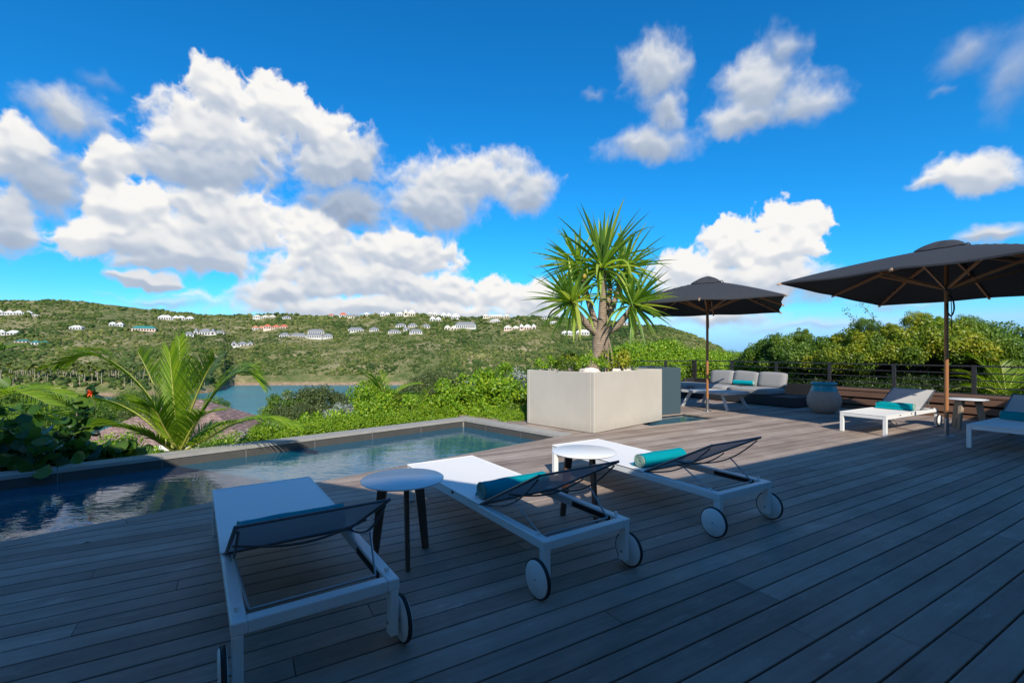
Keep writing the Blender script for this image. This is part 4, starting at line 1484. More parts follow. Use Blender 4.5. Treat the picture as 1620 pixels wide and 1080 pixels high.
def low_table():
    c = Vector((5.02, 11.72, 0))
    r = thing('low_table', 'low pale rectangular table with splayed legs in front of the sofa', 'table', c, R(33 - 90))
    hh = 0.42
    lx, ly = 1.30, 0.86
    mb = MB()
    for i in range(9):
        y0 = -ly / 2 + ly * i / 9
        mb.rbox(-lx / 2 + 0.03, lx / 2 - 0.03, y0 + 0.003, y0 + ly / 9 - 0.003, hh - 0.022, hh, 0.003)
    mb.build('slatted_top', M['tabslat'], r)
    mb = MB()
    mb.box(-lx / 2, -lx / 2 + 0.028, -ly / 2, ly / 2, hh - 0.05, hh + 0.003)
    mb.box(lx / 2 - 0.028, lx / 2, -ly / 2, ly / 2, hh - 0.05, hh + 0.003)
    mb.box(-lx / 2 + 0.029, lx / 2 - 0.029, -ly / 2 - 0.012, -ly / 2 + 0.002, hh - 0.055, hh - 0.004)
    mb.box(-lx / 2 + 0.029, lx / 2 - 0.029, ly / 2 - 0.002, ly / 2 + 0.012, hh - 0.055, hh - 0.004)
    mb.build('top_frame', M['tabslat'], r)
    for sx in (-1, 1):
        for sy in (-1, 1):
            m2 = MB()
            m2.beam((sx * (lx / 2 - 0.22), sy * (ly / 2 - 0.10), hh - 0.05), (sx * (lx / 2 - 0.03), sy * (ly / 2 - 0.02), 0.0), 0.075, 0.035, up=Vector((0, 1, 0)), w2=0.06, h2=0.03)
            m2.build('leg', M['tabslat'], r)
low_table()

def pot():
    p = ground(1309, 654)
    r = thing('clay_jar', 'big weathered clay jar with a turquoise glazed rim standing by the railing', 'jar', p + Vector((0.02, 0.15, 0)))
    prof = [(0.17, 0.0), (0.19, 0.01), (0.27, 0.08), (0.325, 0.18), (0.34, 0.28), (0.325, 0.38), (0.285, 0.46), (0.265, 0.497)]
    MB().lathe(prof, 48).build('body', M['clay'], r)
    prof = [(0.267, 0.497), (0.255, 0.53), (0.235, 0.60), (0.232, 0.635), (0.25, 0.645), (0.262, 0.66), (0.262, 0.675), (0.25, 0.685), (0.205, 0.685), (0.20, 0.66), (0.205, 0.55), (0.23, 0.42), (0.0001, 0.40)]
    MB().lathe(prof, 48).build('rim', M['glaze'], r)
pot()

# ================================================================= VEGETATION
# ---- coconut palm fronds
def frond(V, Fc, rach, pts, Lmax, n, rnd, droop=0.5, w=0.035, vshape=0.5, jitter=0.06, start=0.10, sw=0.0):
    # pts: control points of the midrib (world or local)
    P = [Vector(p) for p in pts]
    def cr(t):
        m_ = len(P) - 1
        f = t * m_; i = min(int(f), m_ - 1); u = f - i
        p0 = P[max(i - 1, 0)]; p1 = P[i]; p2 = P[i + 1]; p3 = P[min(i + 2, m_)]
        return 0.5 * ((2 * p1) + (p2 - p0) * u + (2 * p0 - 5 * p1 + 4 * p2 - p3) * u * u + (3 * p1 - p0 - 3 * p2 + p3) * u ** 3)
    curve = [cr(i / 24) for i in range(25)]
    total = sum((curve[i + 1] - curve[i]).length for i in range(24))
    rach.tube(curve, [0.022 * (1 - 0.85 * i / 24) for i in range(25)], 6)
    for i in range(n):
        f = start + (1 - start) * (i + 0.5) / n
        c = cr(min(f, 0.999))
        tg = (cr(min(f + 0.01, 1.0)) - cr(max(f - 0.01, 0))).normalized()
        sd = tg.cross(Vector((0, 0, 1)))
        if sd.length < 0.25: sd = tg.cross(Vector((0, 1, 0.2)))
        sd.normalize()
        up = sd.cross(tg).normalized()
        Ll = Lmax * (math.sin(math.pi * (0.12 + 0.80 * f)) ** 0.7)
        for s in (-1, 1):
            sweep = 0.65 + 0.9 * f + sw
            d = (sd * s * 1.0 + tg * sweep + up * vshape * (1 - 0.6 * f) + Vector((rnd.gauss(0, jitter), rnd.gauss(0, jitter), rnd.gauss(0, jitter)))).normalized()
            b = len(V)
            p = c.copy(); cur = d; segs = 4
            ll = Ll * rnd.uniform(0.88, 1.08)
            wd = d.cross(up)
            if wd.length < 0.1: wd = tg
            wd = (tg * 0.8 + up * 0.35 * s).normalized()
            for k in range(segs + 1):
                g = k / segs
                ww = w * (1 - g ** 2) * (0.6 + 0.4 * min(1, g * 4)) + 0.0015
                V.append(p - wd * ww / 2); V.append(p + wd * ww / 2)
                p = p + cur * ll / segs
                cur = (cur + Vector((0, 0, -droop * (0.25 + g) * 0.5))).normalized()
            for k in range(segs):
                a = b + 2 * k
                Fc.append((a, a + 1, a + 3, a + 2))

def palm_fg():
    rnd = random.Random(5)
    base = at(283, 706, 7.0)
    t = thing('coconut_palm', 'young coconut palm with long arching fronds just beyond the pool', 'palm tree', base)
    D0 = base.y
    def q(px, py, dd): return at(px, py, D0 + dd) - base
    FR = [ # control points (px,py,depth offset), leaflet length, n, droop, vshape
        ([(283, 714, 0), (278, 665, .05), (273, 610, .1), (268, 556, .15)], .52, 86, .14, .30),
        ([(287, 714, 0), (288, 650, .2), (286, 590, .4), (283, 535, .5)], .36, 67, .10, 1.2),
        ([(280, 714, 0), (245, 640, -.1), (200, 588, -.2), (150, 562, -.3), (96, 574, -.35)], .74, 99, .80, .15),
        ([(288, 714, 0), (318, 655, .1), (352, 608, .2), (385, 588, .25), (412, 604, .3)], .60, 89, .8, .25),
        ([(290, 714, 0), (330, 692, -.2), (375, 668, -.35), (425, 662, -.4), (474, 674, -.45)], .42, 81, .7, .3),
        ([(280, 716, 0), (235, 668, .1), (190, 640, .25), (146, 628, .3)], .60, 81, .7, .25),
        ([(278, 716, 0), (240, 692, -.3), (200, 676, -.6), (160, 672, -.7)], .50, 72, .7, .3),
        ([(285, 714, 0), (300, 655, -.1), (322, 600, -.2), (340, 568, -.3)], .56, 72, .25, .6),
        ([(281, 714, 0), (258, 645, .3), (235, 590, .6), (218, 556, .8)], .58, 72, .35, .5),
        ([(284, 716, 0), (305, 692, .4), (335, 674, .8), (364, 668, 1.0)], .46, 62, .5, .3),
        ([(284, 716, 0), (262, 680, -.2), (246, 650, -.4), (226, 640, -.5)], .50, 62, .6, .3),
        ([(284, 716, 0), (302, 680, -.2), (318, 658, -.35), (338, 650, -.45)], .46, 62, .6, .3),
    ]
    for k_, (pts, Lm, n, dr, vsn) in enumerate(FR):
        V, Fc = [], []
        rc = MB()
        frond(V, Fc, rc, [q(*p) for p in pts], Lm, n, rnd, droop=dr, vshape=vsn, w=0.024, sw=1.1 if k_ == 0 else .25)
        fo = rc.build('frond', M['rachis'], t)
        npobj('leaflets', V, Fc, M['l_palm'], fo)
    tr = MB(); tr.tube([(0, 0, -1.6), (0, 0, -0.5), (0.0, 0, -0.12)], [0.16, 0.14, 0.07], 12)
    tr.build('trunk', M['bark'], t)
palm_fg()

def small_palm(loc, n, Lf, label, seed, Ll=.3):
    rnd = random.Random(seed)
    t = thing('palm_tree', label, 'palm tree', loc)
    tr = MB(); tr.tube([(0, 0, -1.0), (0, 0, 0.05)], [0.07, 0.05], 8); tr.build('trunk', M['bark'], t)
    for i in range(n):
        a = i * 2.4 + rnd.uniform(-.3, .3); e = rnd.uniform(0.5, 1.25)
        d = Vector((math.cos(a) * math.cos(e), math.sin(a) * math.cos(e), math.sin(e)))
        p = [Vector((0, 0, 0))]
        cur = d.copy()
        for k in range(4):
            p.append(p[-1] + cur * Lf / 4); cur = (cur + Vector((0, 0, -.28))).normalized()
        V, Fc = [], []; rc = MB()
        frond(V, Fc, rc, p, Ll, 24, rnd, droop=.5, w=.028, vshape=.4)
        fo = rc.build('frond', M['rachis'], t)
        npobj('leaflets', V, Fc, M['l_palm'], fo)
    return t
small_palm(at(612, 640, 11.5), 9, 1.0, 'small feathery palm rising from the pool hedge, left of its twin', 61)
small_palm(at(664, 655, 11.3), 9, 1.0, 'small feathery palm in the pool hedge, right of its twin', 62)
small_palm(at(1592, 632, 11.4), 11, 1.3, 'yellow green feathery palm behind the railing near the right edge', 63, .4)
small_palm(at(1520, 560, 13.2), 8, 0.9, 'small palm poking out of the vine covered bushes beside the parasol pole', 64, .3)
def palm_left():
    rnd = random.Random(8)
    base = at(-60, 660, 7.6)
    t = thing('coconut_palm', 'coconut palm at the left edge of the photo with drooping dark fronds', 'palm tree', base)
    def q(px, py, dd): return at(px, py, 7.6 + dd) - base
    for (pts, Lm, n, dr) in [
        ([(-60, 660, 0), (-10, 625, 0), (60, 616, .1), (130, 632, .1)], .60, 44, .9),
        ([(-60, 660, 0), (-10, 650, .3), (40, 650, .4), (95, 668, .4)], .5, 36, .8),
        ([(-60, 660, 0), (-40, 600, .2), (-10, 560, .3), (10, 550, .3)], .5, 30, .5)]:
        V, Fc = [], []
        rc = MB()
        frond(V, Fc, rc, [q(*p) for p in pts], Lm, n, rnd, droop=dr, w=0.034)
        fo = rc.build('frond', M['rachis'], t)
        npobj('leaflets', V, Fc, M['l_palm'], fo)
    for (pts, Lm, n, dr) in [([(-60, 690, 0), (-20, 640, -.3), (30, 622, -.5), (80, 640, -.6)], .55, 50, .8), ([(-40, 690, .3), (20, 672, .2), (80, 655, .1), (140, 672, 0)], .5, 50, .7)]:
        V, Fc = [], []
        rc = MB()
        frond(V, Fc, rc, [q(*p) for p in pts], Lm, n, rnd, droop=dr, w=0.028)
        fo = rc.build('frond', M['rachis'], t)
        npobj('leaflets', V, Fc, M['l_palm'], fo)
    tr = MB(); tr.tube([(0, 0, -2.2), (0, 0, -0.4), (0.0, 0, 0.1)], [0.16, 0.14, 0.10], 12)
    tr.build('trunk', M['bark'], t)
palm_left()

# ---- sea grape: round leaves on stems
def sea_grape(loc, rx, ry, h, n, seed, label):
    rng = np.random.default_rng(seed)
    rnd = random.Random(seed)
    t = thing('sea_grape', label, 'shrub', loc, group='sea grape shrubs at the pool edge')
    nc = 16
    d = rvec(rng, nc); d[:, 2] = np.abs(d[:, 2])
    cc = d * np.array([rx, ry, h]) * rng.uniform(.35, .95, nc)[:, None]
    V, Fc = [], []
    K = 9
    for i in range(n):
        c = cc[rng.integers(nc)] + rng.normal(size=3) * np.array([rx, ry, h]) * 0.20
        nr = Vector(rng.normal(size=3) * 0.55 + np.array([0.0, -0.45, 0.75])).normalized()
        r = rnd.uniform(0.055, 0.105)
        s = nr.orthogonal().normalized(); u = nr.cross(s)
        b = len(V)
        V.append(Vector(c) - nr * r * 0.15)
        a0 = rnd.uniform(0, 6.28)
        for k in range(K):
            a = a0 + 2 * math.pi * k / K
            rr = r * (1.0 if k else 0.78)
            V.append(Vector(c) + (s * math.cos(a) + u * math.sin(a)) * rr + nr * r * 0.14 * math.cos(2 * a))
        for k in range(K):
            Fc.append((b, b + 1 + k, b + 1 + (k + 1) % K))
    npobj('foliage', V, Fc, M['l_grape'], t, False)
    mb = MB()
    for c in cc:
        c = Vector(c)
        mb.tube([Vector((rnd.uniform(-.1, .1), rnd.uniform(-.1, .1), -0.8)), c * 0.5 + Vector((0, 0, -0.1)), c], [0.028, 0.016, 0.008], 6)
    mb.build('stem', M['twig'], t)
    return t
sea_grape(at(0, 762, 5.75) , 1.0, 0.40, 0.72, 330, 31, 'dark sea grape shrub with round leaves in shade at the left end of the coping')
sea_grape(at(100, 752, 6.2), 0.70, 0.35, 0.50, 230, 32, 'sea grape shrub with round leaves spilling over the coping, right of the darkest one')
sea_grape(at(120, 712, 7.0), 0.42, 0.35, 0.80, 130, 33, 'sunlit sea grape shrub with pale round leaves under the red flower')
sea_grape(at(15, 718, 7.4), 0.8, 0.5, 0.60, 170, 34, 'sea grape shrub below the left palm fronds, tips lit by the sun')
sea_grape(at(-80, 730, 6.0), 0.8, 0.6, 0.9, 260, 35, 'sea grape shrub at the far left edge of the photo')
sea_grape(at(180, 726, 6.5), 0.40, 0.25, 0.25, 70, 36, 'small sea grape sprig with round leaves overhanging the coping near the young palm')
def flower():
    c = at(143, 622, 6.9)
    t = thing('flower', 'orange red flower above the sea grape shrubs', 'flower', c)
    V, Fc = [], []
    rnd = random.Random(2)
    for i in range(26):
        d = Vector((rnd.gauss(0, 1), rnd.gauss(0, 1), rnd.gauss(0, 1) + .4)).normalized()
        strap(V, Fc, Vector((0, 0, 0)), d, rnd.uniform(.04, .075), 0.025, 2.0, rnd, 4)
    npobj('petals', V, Fc, M['flower'], t)
    MB().tube([(0, 0, 0), (0.03, 0.04, -0.15), (-0.04, 0.12, -0.5)], 0.004, 6).build('stem', M['twig'], t)
flower()

# ---- hedge shrubs beyond the pool and other bushes
arrs = {
    'a': bush_arrays(11, 0.85, 0.75, 1.3, 26, 5200, 0.075, 0.038, 0.5, 0.34),
    'b': bush_arrays(12, 0.80, 0.80, 1.1, 24, 4800, 0.070, 0.040, 0.5, 0.36),
    'c': bush_arrays(13, 0.7, 0.7, 1.7, 30, 5600, 0.080, 0.038, 0.6, 0.34),
    'd': bush_arrays(14, 1.6, 1.5, 2.0, 40, 9000, 0.11, 0.06, 0.3, 0.30),
    'e': bush_arrays(15, 1.9, 1.7, 1.6, 46, 9500, 0.11, 0.06, 0.3, 0.28),
}
arrs['d'] = bush_arrays(14, 1.6, 1.5, 2.0, 44, 17000, 0.085, 0.046, 0.3, 0.28)
arrs['e'] = bush_arrays(15, 1.9, 1.7, 1.6, 52, 18000, 0.085, 0.046, 0.3, 0.26)
arrs['t'] = bush_arrays(16, 1.15, 1.25, 1.0, 34, 11000, 0.070, 0.042, 0.3, 0.27)
HGT = {k: float(np.percentile(v[0][:, 2], 98.5)) for k, v in arrs.items()}
_mesh = {}
def bush(kind, mat, loc, rz, sc, label, group, cat='shrub', name='shrub', squash=1.0):
    key = (kind, mat)
    if key not in _mesh:
        V, Fc, cc = arrs[kind]
        t = thing(name, label, cat, loc, rz, group)
        npobj('foliage', V, Fc, M[mat], t)
        stem_mb(cc, 3, 0.03, 5 if kind == 't' else 8).build('stem', M['darkbark'], t)
        _mesh[key] = t
    else:
        t = copy_tree(_mesh[key])
        t.name = name
        t.location = loc
        t.rotation_euler = (0, 0, rz)
        t['label'] = label; t['category'] = cat; t['group'] = group
    t.scale = (sc, sc, sc * squash)
    return t
ORD = ['first', 'second', 'third', 'fourth', 'fifth', 'sixth', 'seventh', 'eighth', 'ninth', 'tenth', 'eleventh', 'twelfth', 'thirteenth', 'fourteenth',
       'fifteenth', 'sixteenth', 'seventeenth', 'eighteenth', 'nineteenth', 'twentieth', 'twenty-first', 'twenty-second', 'twenty-third', 'twenty-fourth', 'twenty-fifth', 'twenty-sixth',
       'twenty-seventh', 'twenty-eighth', 'twenty-ninth', 'thirtieth']
def ordinal(i):
    if i < len(ORD): return ORD[i]
    u = ['first', 'second', 'third', 'fourth', 'fifth', 'sixth', 'seventh', 'eighth', 'ninth']
    n = i + 1
    return {3: 'thirtieth', 4: 'fortieth'}[n // 10] if n % 10 == 0 else {3: 'thirty', 4: 'forty'}[n // 10] + '-' + u[n % 10 - 1]
def hedge():
    rnd = random.Random(77)
    # px, top y, depth beyond the coping, kind, leaf
    H = [(405, 700, 7.9, 'b', 'l_mid', .62), (440, 672, 8.6, 'a', 'l_hedge', .8), (480, 668, 9.0, 'b', 'l_hedge', .8), (520, 652, 9.4, 'a', 'l_hedge', .85), (556, 655, 9.6, 'b', 'l_hedge', .8),
         (590, 632, 10.0, 'a', 'l_hedge', .9), (622, 628, 10.3, 'a', 'l_hedge', .95), (655, 645, 10.4, 'b', 'l_yel', .8), (690, 650, 10.7, 'b', 'l_hedge', .8), (722, 598, 11.0, 'c', 'l_hedge', .95),
         (752, 612, 10.9, 'a', 'l_hedge', .95), (785, 582, 11.0, 'c', 'l_hedge', 1.12), (812, 610, 10.6, 'a', 'l_hedge', 1.0), (838, 618, 10.4, 'b', 'l_mid', .9), (770, 640, 10.5, 'b', 'l_hedge', .8), (705, 655, 10.4, 'b', 'l_hedge', .7), (640, 660, 9.9, 'b', 'l_hedge', .7), (825, 650, 10.1, 'b', 'l_hedge', .7)]
    for px in range(430, 850, 27):
        ll = (px - 430) / 27
        # on a line just behind the outer edge of the coping
        line = [PE - PU * l + PM * (PW + .45) for l in np.arange(-.4, 9, .05)] if px < 735 else [PE + PU * .42 + PM * w for w in np.arange(PW + .4, 0, -.05)]
        p = min(line, key=lambda q: abs(q.x / q.y * F + 810 - px))
        if px > 820: continue
        H.append((px, 0, p.y, 'b', 'l_hedge', .42))
    H.sort()
    hgt = HGT
    for i, (px, ty, D, k, m_, sc) in enumerate(H):
        h = hgt[k] * sc
        top = CH + (555 - ty) / F * D if ty else h - 0.27
        bush(k, m_, ((px - 810) / F * D, D, top - h), rnd.uniform(0, 6), sc,
             f'bright green leafy shrub in the hedge behind the pool coping, {ordinal(i)} from the left', 'hedge shrubs behind the pool')
hedge()

def midtrees():
    rnd = random.Random(12)
    S = [ # px, top y, D, kind, leaf, scale, label, name
        (500, 615, 22, 'd', 'l_olive', 1.15, 'rounded olive green tree between the pool hedge and the bay', 'tree'),
        (470, 640, 20, 'd', 'l_olive', .7, 'grey green bushy tree left of the rounded olive tree', 'tree'),
        (450, 622, 21, 'c', 'l_mid', 1.3, 'narrow dark green shrub rising before the bay', 'shrub'),
        (538, 640, 17, 'c', 'l_silver', .9, 'pale branched shrub right of the olive tree', 'shrub'),
        (418, 672, 14, 'b', 'l_silver', 1.0, 'silvery shrub left of the hedge beside the brown roof', 'shrub'),
        (590, 600, 18, 'c', 'l_hedge', 1.2, 'slender light green shrub standing above the hedge before the water', 'shrub'),
        (690, 590, 20, 'e', 'l_olive', .9, 'brownish olive bush above the middle of the pool hedge', 'shrub'),
        (668, 606, 19, 'd', 'l_olive', .8, 'olive bush behind the small palm of the pool hedge', 'shrub'),
        (752, 604, 16, 'b', 'l_silver', 1.1, 'silvery white leaved shrub between two hedge shrubs', 'shrub'),
        (828, 588, 15, 'b', 'l_silver', 1.1, 'silvery white leaved shrub beside the beige planter', 'shrub'),
        (630, 615, 24, 'e', 'l_mid', 1.0, 'mid green bush behind the hedge at the shoreline', 'shrub'),
        (790, 585, 26, 'e', 'l_mid', 1.0, 'mid green bush behind the tallest hedge shrub', 'shrub'),
        (215, 622, 34, 'd', 'l_mid', 1.5, 'dark green tree before the bay, seen through the young palm', 'tree'),
        (320, 632, 30, 'e', 'l_mid', 1.1, 'green tree at the left end of the visible water', 'tree'),
        (255, 628, 32, 'e', 'l_olive', 1.2, 'olive tree behind the brown roof, centred on the young palm', 'tree'),
        (60, 620, 30, 'd', 'l_mid', 1.4, 'broad green tree below the palm grove at far left', 'tree'),
        (-20, 612, 28, 'e', 'l_mid', 1.5, 'broad green tree cut by the left photo edge', 'tree'),
        (125, 628, 34, 'e', 'l_hedge', 1.2, 'light green tree below the palm grove near the flower', 'tree'),
        (100, 640, 26, 'e', 'l_mid', 1.2, 'mid green tree left of the brown roof', 'tree'),
        (30, 640, 22, 'd', 'l_mid', 1.3, 'mid green tree behind the left palm fronds', 'tree'),
        (360, 690, 13, 'b', 'l_hedge', .9, 'light green shrub below the brown roof', 'shrub'),
        (200, 690, 11, 'b', 'l_hedge', 1.0, 'light green shrub behind the young palm, left side', 'shrub'),
        (330, 700, 10, 'b', 'l_mid', .8, 'green shrub behind the young palm, right side', 'shrub'),
    ]
    hg = HGT
    for (px, ty, D, k, m_, sc, lab, nm) in S:
        top = CH + (555 - ty) / F * D
        zb = min(top - hg[k] * sc, top - hg[k] * sc)
        bush(k, m_, ((px - 810) / F * D, D, zb), rnd.uniform(0, 6), sc, lab, 'trees and shrubs between pool and bay', 'tree' if nm == 'tree' else 'shrub', nm)
midtrees()

def right_bushes():
    rnd = random.Random(41)
    S = []
    # dense vine covered trees behind the railing: px, top y, D, kind, mat, scale
    S += [(1222, 545, 16, 't', 'l_mid', 1.0), (1268, 520, 14.8, 'c', 'l_mid', .38), (1371, 504, 13.2, 'b', 'l_mid', .42), (1410, 512, 13.0, 'c', 'l_yel', .34), (1446, 494, 13.0, 'b', 'l_yel', .45), (1478, 500, 12.8, 'c', 'l_hedge', .30), (1522, 500, 12.8, 'b', 'l_mid', .42), (1552, 508, 12.9, 'c', 'l_mid', .34), (1586, 540, 12.6, 'b', 'l_hedge', .45), (1332, 528, 13.8, 'b', 'l_yel', .40), (1252, 530, 15.2, 't', 'l_mid', 1.0), (1292, 536, 14.6, 't', 'l_mid', 1.0), (1322, 546, 14.0, 't', 'l_yel', .95), (1352, 536, 13.6, 't', 'l_yel', 1.0),
          (1384, 520, 13.3, 't', 'l_yel', 1.05), (1424, 524, 13.1, 't', 'l_yel', 1.05), (1462, 508, 13.0, 't', 'l_yel', 1.05), (1500, 522, 12.9, 't', 'l_yel', 1.0), (1536, 513, 12.9, 't', 'l_mid', 1.0), (1562, 536, 13.2, 't', 'l_mid', .85),
          (1608, 560, 12.6, 't', 'l_mid', .9), (1650, 560, 12.4, 't', 'l_mid', 1.0), (1700, 562, 12.0, 't', 'l_mid', 1.0), (1740, 600, 11.6, 'e', 'l_hedge', .7), (1780, 572, 11.4, 't', 'l_mid', 1.0), (1860, 580, 11.0, 'e', 'l_mid', 1.0),
          (1290, 556, 16.2, 'e', 'l_mid', .9), (1340, 545, 15.8, 'e', 'l_shade', .95), (1400, 538, 15.6, 'e', 'l_shade', 1.0), (1455, 538, 15.3, 'd', 'l_shade', .95), (1510, 540, 15.0, 'e', 'l_shade', 1.0), (1560, 556, 14.5, 'd', 'l_shade', .9),
          (1600, 575, 13.8, 'e', 'l_mid', .8), (1570, 596, 12.6, 'd', 'l_hedge', .5), (1625, 590, 12.2, 'e', 'l_hedge', .6),
          (1360, 590, 13.4, 'e', 'l_shade', .55), (1420, 592, 13.2, 'e', 'l_shade', .55), (1475, 596, 12.9, 'e', 'l_shade', .5), (1315, 588, 13.8, 'e', 'l_shade', .6), (1270, 588, 15.0, 'e', 'l_hedge', .6), (1235, 584, 15.8, 'e', 'l_hedge', .7)]
    S2 = [(1190, 566, 19, 'e', 'l_hedge', 1.0), (1150, 560, 20, 'e', 'l_hedge', 1.0), (1110, 556, 20, 'd', 'l_hedge', 1.0), (1080, 552, 18, 'e', 'l_hedge', 1.0), (1045, 542, 17.5, 'd', 'l_hedge', 1.0),
          (1010, 545, 17, 'e', 'l_hedge', 1.0), (975, 552, 17, 'd', 'l_hedge', .9), (1130, 574, 18, 'e', 'l_hedge', .9), (1200, 580, 17, 'e', 'l_hedge', .8), (1165, 585, 18, 'e', 'l_hedge', .8),
          (1065, 575, 18, 'e', 'l_hedge', .9), (1220, 572, 24, 'e', 'l_hedge', 1.2), (1170, 562, 26, 'e', 'l_mid', 1.2), (940, 570, 16, 'e', 'l_hedge', .8), (900, 575, 15, 'e', 'l_mid', .8), (865, 582, 15, 'e', 'l_mid', .8)]
    hg = HGT
    S.sort(); S2.sort()
    for lst, txt, grp in ((S, 'leafy vine covered bush behind the railing on the right', 'bushes behind the railing on the right'),
                          (S2, 'light green bush beyond the railing behind the sofa and planter', 'bushes beyond the sofa')):
        for i, (px, ty, D, k, m_, sc) in enumerate(lst):
            top = CH + (555 - ty) / F * D
            bush(k, m_, ((px - 810) / F * D, D, top - hg[k] * sc * 1.0), rnd.uniform(0, 6), sc, f'{txt}, {ordinal(i)} from the left', grp, 'bush', 'bush')
    # loose climbing sprigs above the bushes
    for n_, (x0, y0, x1, y1, lab) in enumerate([(1392, 520, 1357, 474, 'long bare vine sprig leaning left above the bushes'), (1365, 528, 1338, 488, 'short leafy vine sprig left of the long one above the bushes')]):
        D = 13.4
        a = at(x0, y0, D); b = at(x1, y1, D)
        t = thing('vine_sprig', lab, 'plant', a)
        d = b - a
        mid = d * .5 + Vector((0.06, 0, -.03))
        MB().tube([(0, 0, 0), mid, d], [.012, .008, .004], 5).build('stem', M['twig'], t)
        rg = np.random.default_rng(n_)
        f = rg.uniform(.1, 1, 60)[:, None]
        C = np.array(mid)[None] * np.minimum(f * 2, 1) + (np.array(d) - np.array(mid))[None] * np.maximum(f * 2 - 1, 0) + rg.normal(size=(60, 3)) * .045
        V, Fc = leaf_quads(C, rvec(rg, 60), rvec(rg, 60), .07, .035)
        npobj('leaves', V, Fc, M['l_mid'], t)
right_bushes()

# under-storey between the deck and the bushes: uncountable ground cover
def ground_cover():
    rng = np.random.default_rng(3)
    n = 60000
    a = np.radians(rng.uniform(-52, 58, n))
    r = 9 + 26 * rng.uniform(0, 1, n) ** 1.3
    X = r * np.sin(a); Y = r * np.cos(a)
    # keep off the deck and pool
    s = X * A.x + Y * A.y; t = X * N.x + Y * N.y
    u = (X - PE.x) * PU.x + (Y - PE.y) * PU.y; w = (X - PE.x) * PM.x + (Y - PE.y) * PM.y
    deck = ((s < FS + 0.15) & (t < 10.75) & (w < 0)) | ((s < FS + .15) & (t < 10.75) & (u > -0.1)) | ((u < 0.3) & (w > -0.5) & (w < PW + 0.1))
    k = ~deck
    X, Y = X[k], Y[k]
    Z = np.array([near_z(x, y) for x, y in zip(X, Y)]) + rng.uniform(0, 1, len(X)) ** 2 * (0.9 + 0.5 * np.sin(X * 1.7) * np.cos(Y * 1.3))
    C = np.stack([X, Y, Z], 1)
    d = rvec(rng, len(X)) + np.array([0, 0, .4]); d /= np.linalg.norm(d, axis=1)[:, None]
    nr = rvec(rng, len(X)) * .6 + np.array([0, -.2, .8]); nr /= np.linalg.norm(nr, axis=1)[:, None]
    sc = rng.uniform(.7, 1.4, len(X))
    V, Fc = leaf_quads(C, d, nr, .22 * sc, .13 * sc)
    o = npobj('ground_cover', V, Fc, M['l_mid'])
    meta(o, 'low green ground cover on the slope below the deck', 'plants', None, 'stuff')
ground_cover()

# ---- brown shingled roof below the garden
def shingle():
    m, t, bs, out = new_mat('brown_shingles')
    tc = t.node('ShaderNodeTexCoord')
    br = t.node('ShaderNodeTexBrick')
    sx = t.node('ShaderNodeSeparateXYZ'); t.put(sx.inputs[0], tc.outputs['Object'])
    cb = t.node('ShaderNodeCombineXYZ')
    t.put(cb.inputs[0], t.m('ADD', sx.outputs[0], sx.outputs[1])); t.put(cb.inputs[1], t.m('MULTIPLY', sx.outputs[2], 1.6))
    t.put(br.inputs['Vector'], cb.outputs[0])
    br.inputs['Scale'].default_value = 2.6
    br.inputs['Mortar Size'].default_value = 0.03
    br.inputs['Color1'].default_value = (0.20, 0.125, 0.105, 1)
    br.inputs['Color2'].default_value = (0.30, 0.20, 0.175, 1)
    br.inputs['Mortar'].default_value = (0.10, 0.06, 0.05, 1)
    br.inputs['Brick Width'].default_value = 0.6
    br.inputs['Row Height'].default_value = 0.45
    n = t.noise(tc.outputs['Object'], 3, 5, .6)
    t.put(bs.inputs['Base Color'], t.mix(1.0, br.outputs[0], t.v('SCALE', (1, 1, 1), scale=t.m('ADD', .6, n)), 'MULTIPLY'))
    bs.inputs['Roughness'].default_value = .9
    return m
M['shingle'] = shingle()
def hip(mb, x0, x1, y0, y1, z0, z1, over=0.3, flat=0.0):
    x0 -= over; x1 += over; y0 -= over; y1 += over
    w = min(x1 - x0, y1 - y0) / 2
    if (x1 - x0) >= (y1 - y0):
        a = (x0 + w, (y0 + y1) / 2, z1); b = (x1 - w + 0.001, (y0 + y1) / 2, z1)
    else:
        a = ((x0 + x1) / 2, y0 + w, z1); b = ((x0 + x1) / 2, y1 - w + 0.001, z1)
    c = [(x0, y0, z0), (x1, y0, z0), (x1, y1, z0), (x0, y1, z0)]
    v = c + [a, b] + [(p[0], p[1], z0 - 0.12) for p in c]
    if (x1 - x0) >= (y1 - y0):
        f = [(0, 1, 5, 4), (1, 2, 5), (2, 3, 4, 5), (3, 0, 4)]
    else:
        f = [(0, 1, 4), (1, 2, 5, 4), (2, 3, 5), (3, 0, 4, 5)]
    f += [(0, 6, 7, 1), (1, 7, 8, 2), (2, 8, 9, 3), (3, 9, 6, 0), (6, 9, 8, 7)]
    mb.add(v, f)
    return mb
def neighbour():
    c = at(262, 700, 19.5)
    r = thing('neighbour_house', 'white house with brown shingled hipped roof below the garden, behind the young palm', 'house', c, R(12))
    w = MB(); w.box(-3.0, 2.7, 0, 4.6, -3, 0.0); w.build('wall', M['housewall'], r)
    m = MB(); hip(m, -3.0, 2.7, 0, 4.6, 0.0, 1.55, 0.45); m.build('roof', M['shingle'], r)
    w = MB(); w.box(2.71, 5.2, 2.2, 5.4, -3, -0.2); w.build('wall', M['housewall'], r)
    m = MB(); hip(m, 2.9, 5.2, 2.2, 5.4, -0.15, 0.9, 0.3); m.build('roof', M['shingle'], r)
    fa = MB(); fa.box(-3.44, 3.14, -0.47, -0.45, -0.25, -0.02); fa.build('fascia', M['housewall'], r)
neighbour()

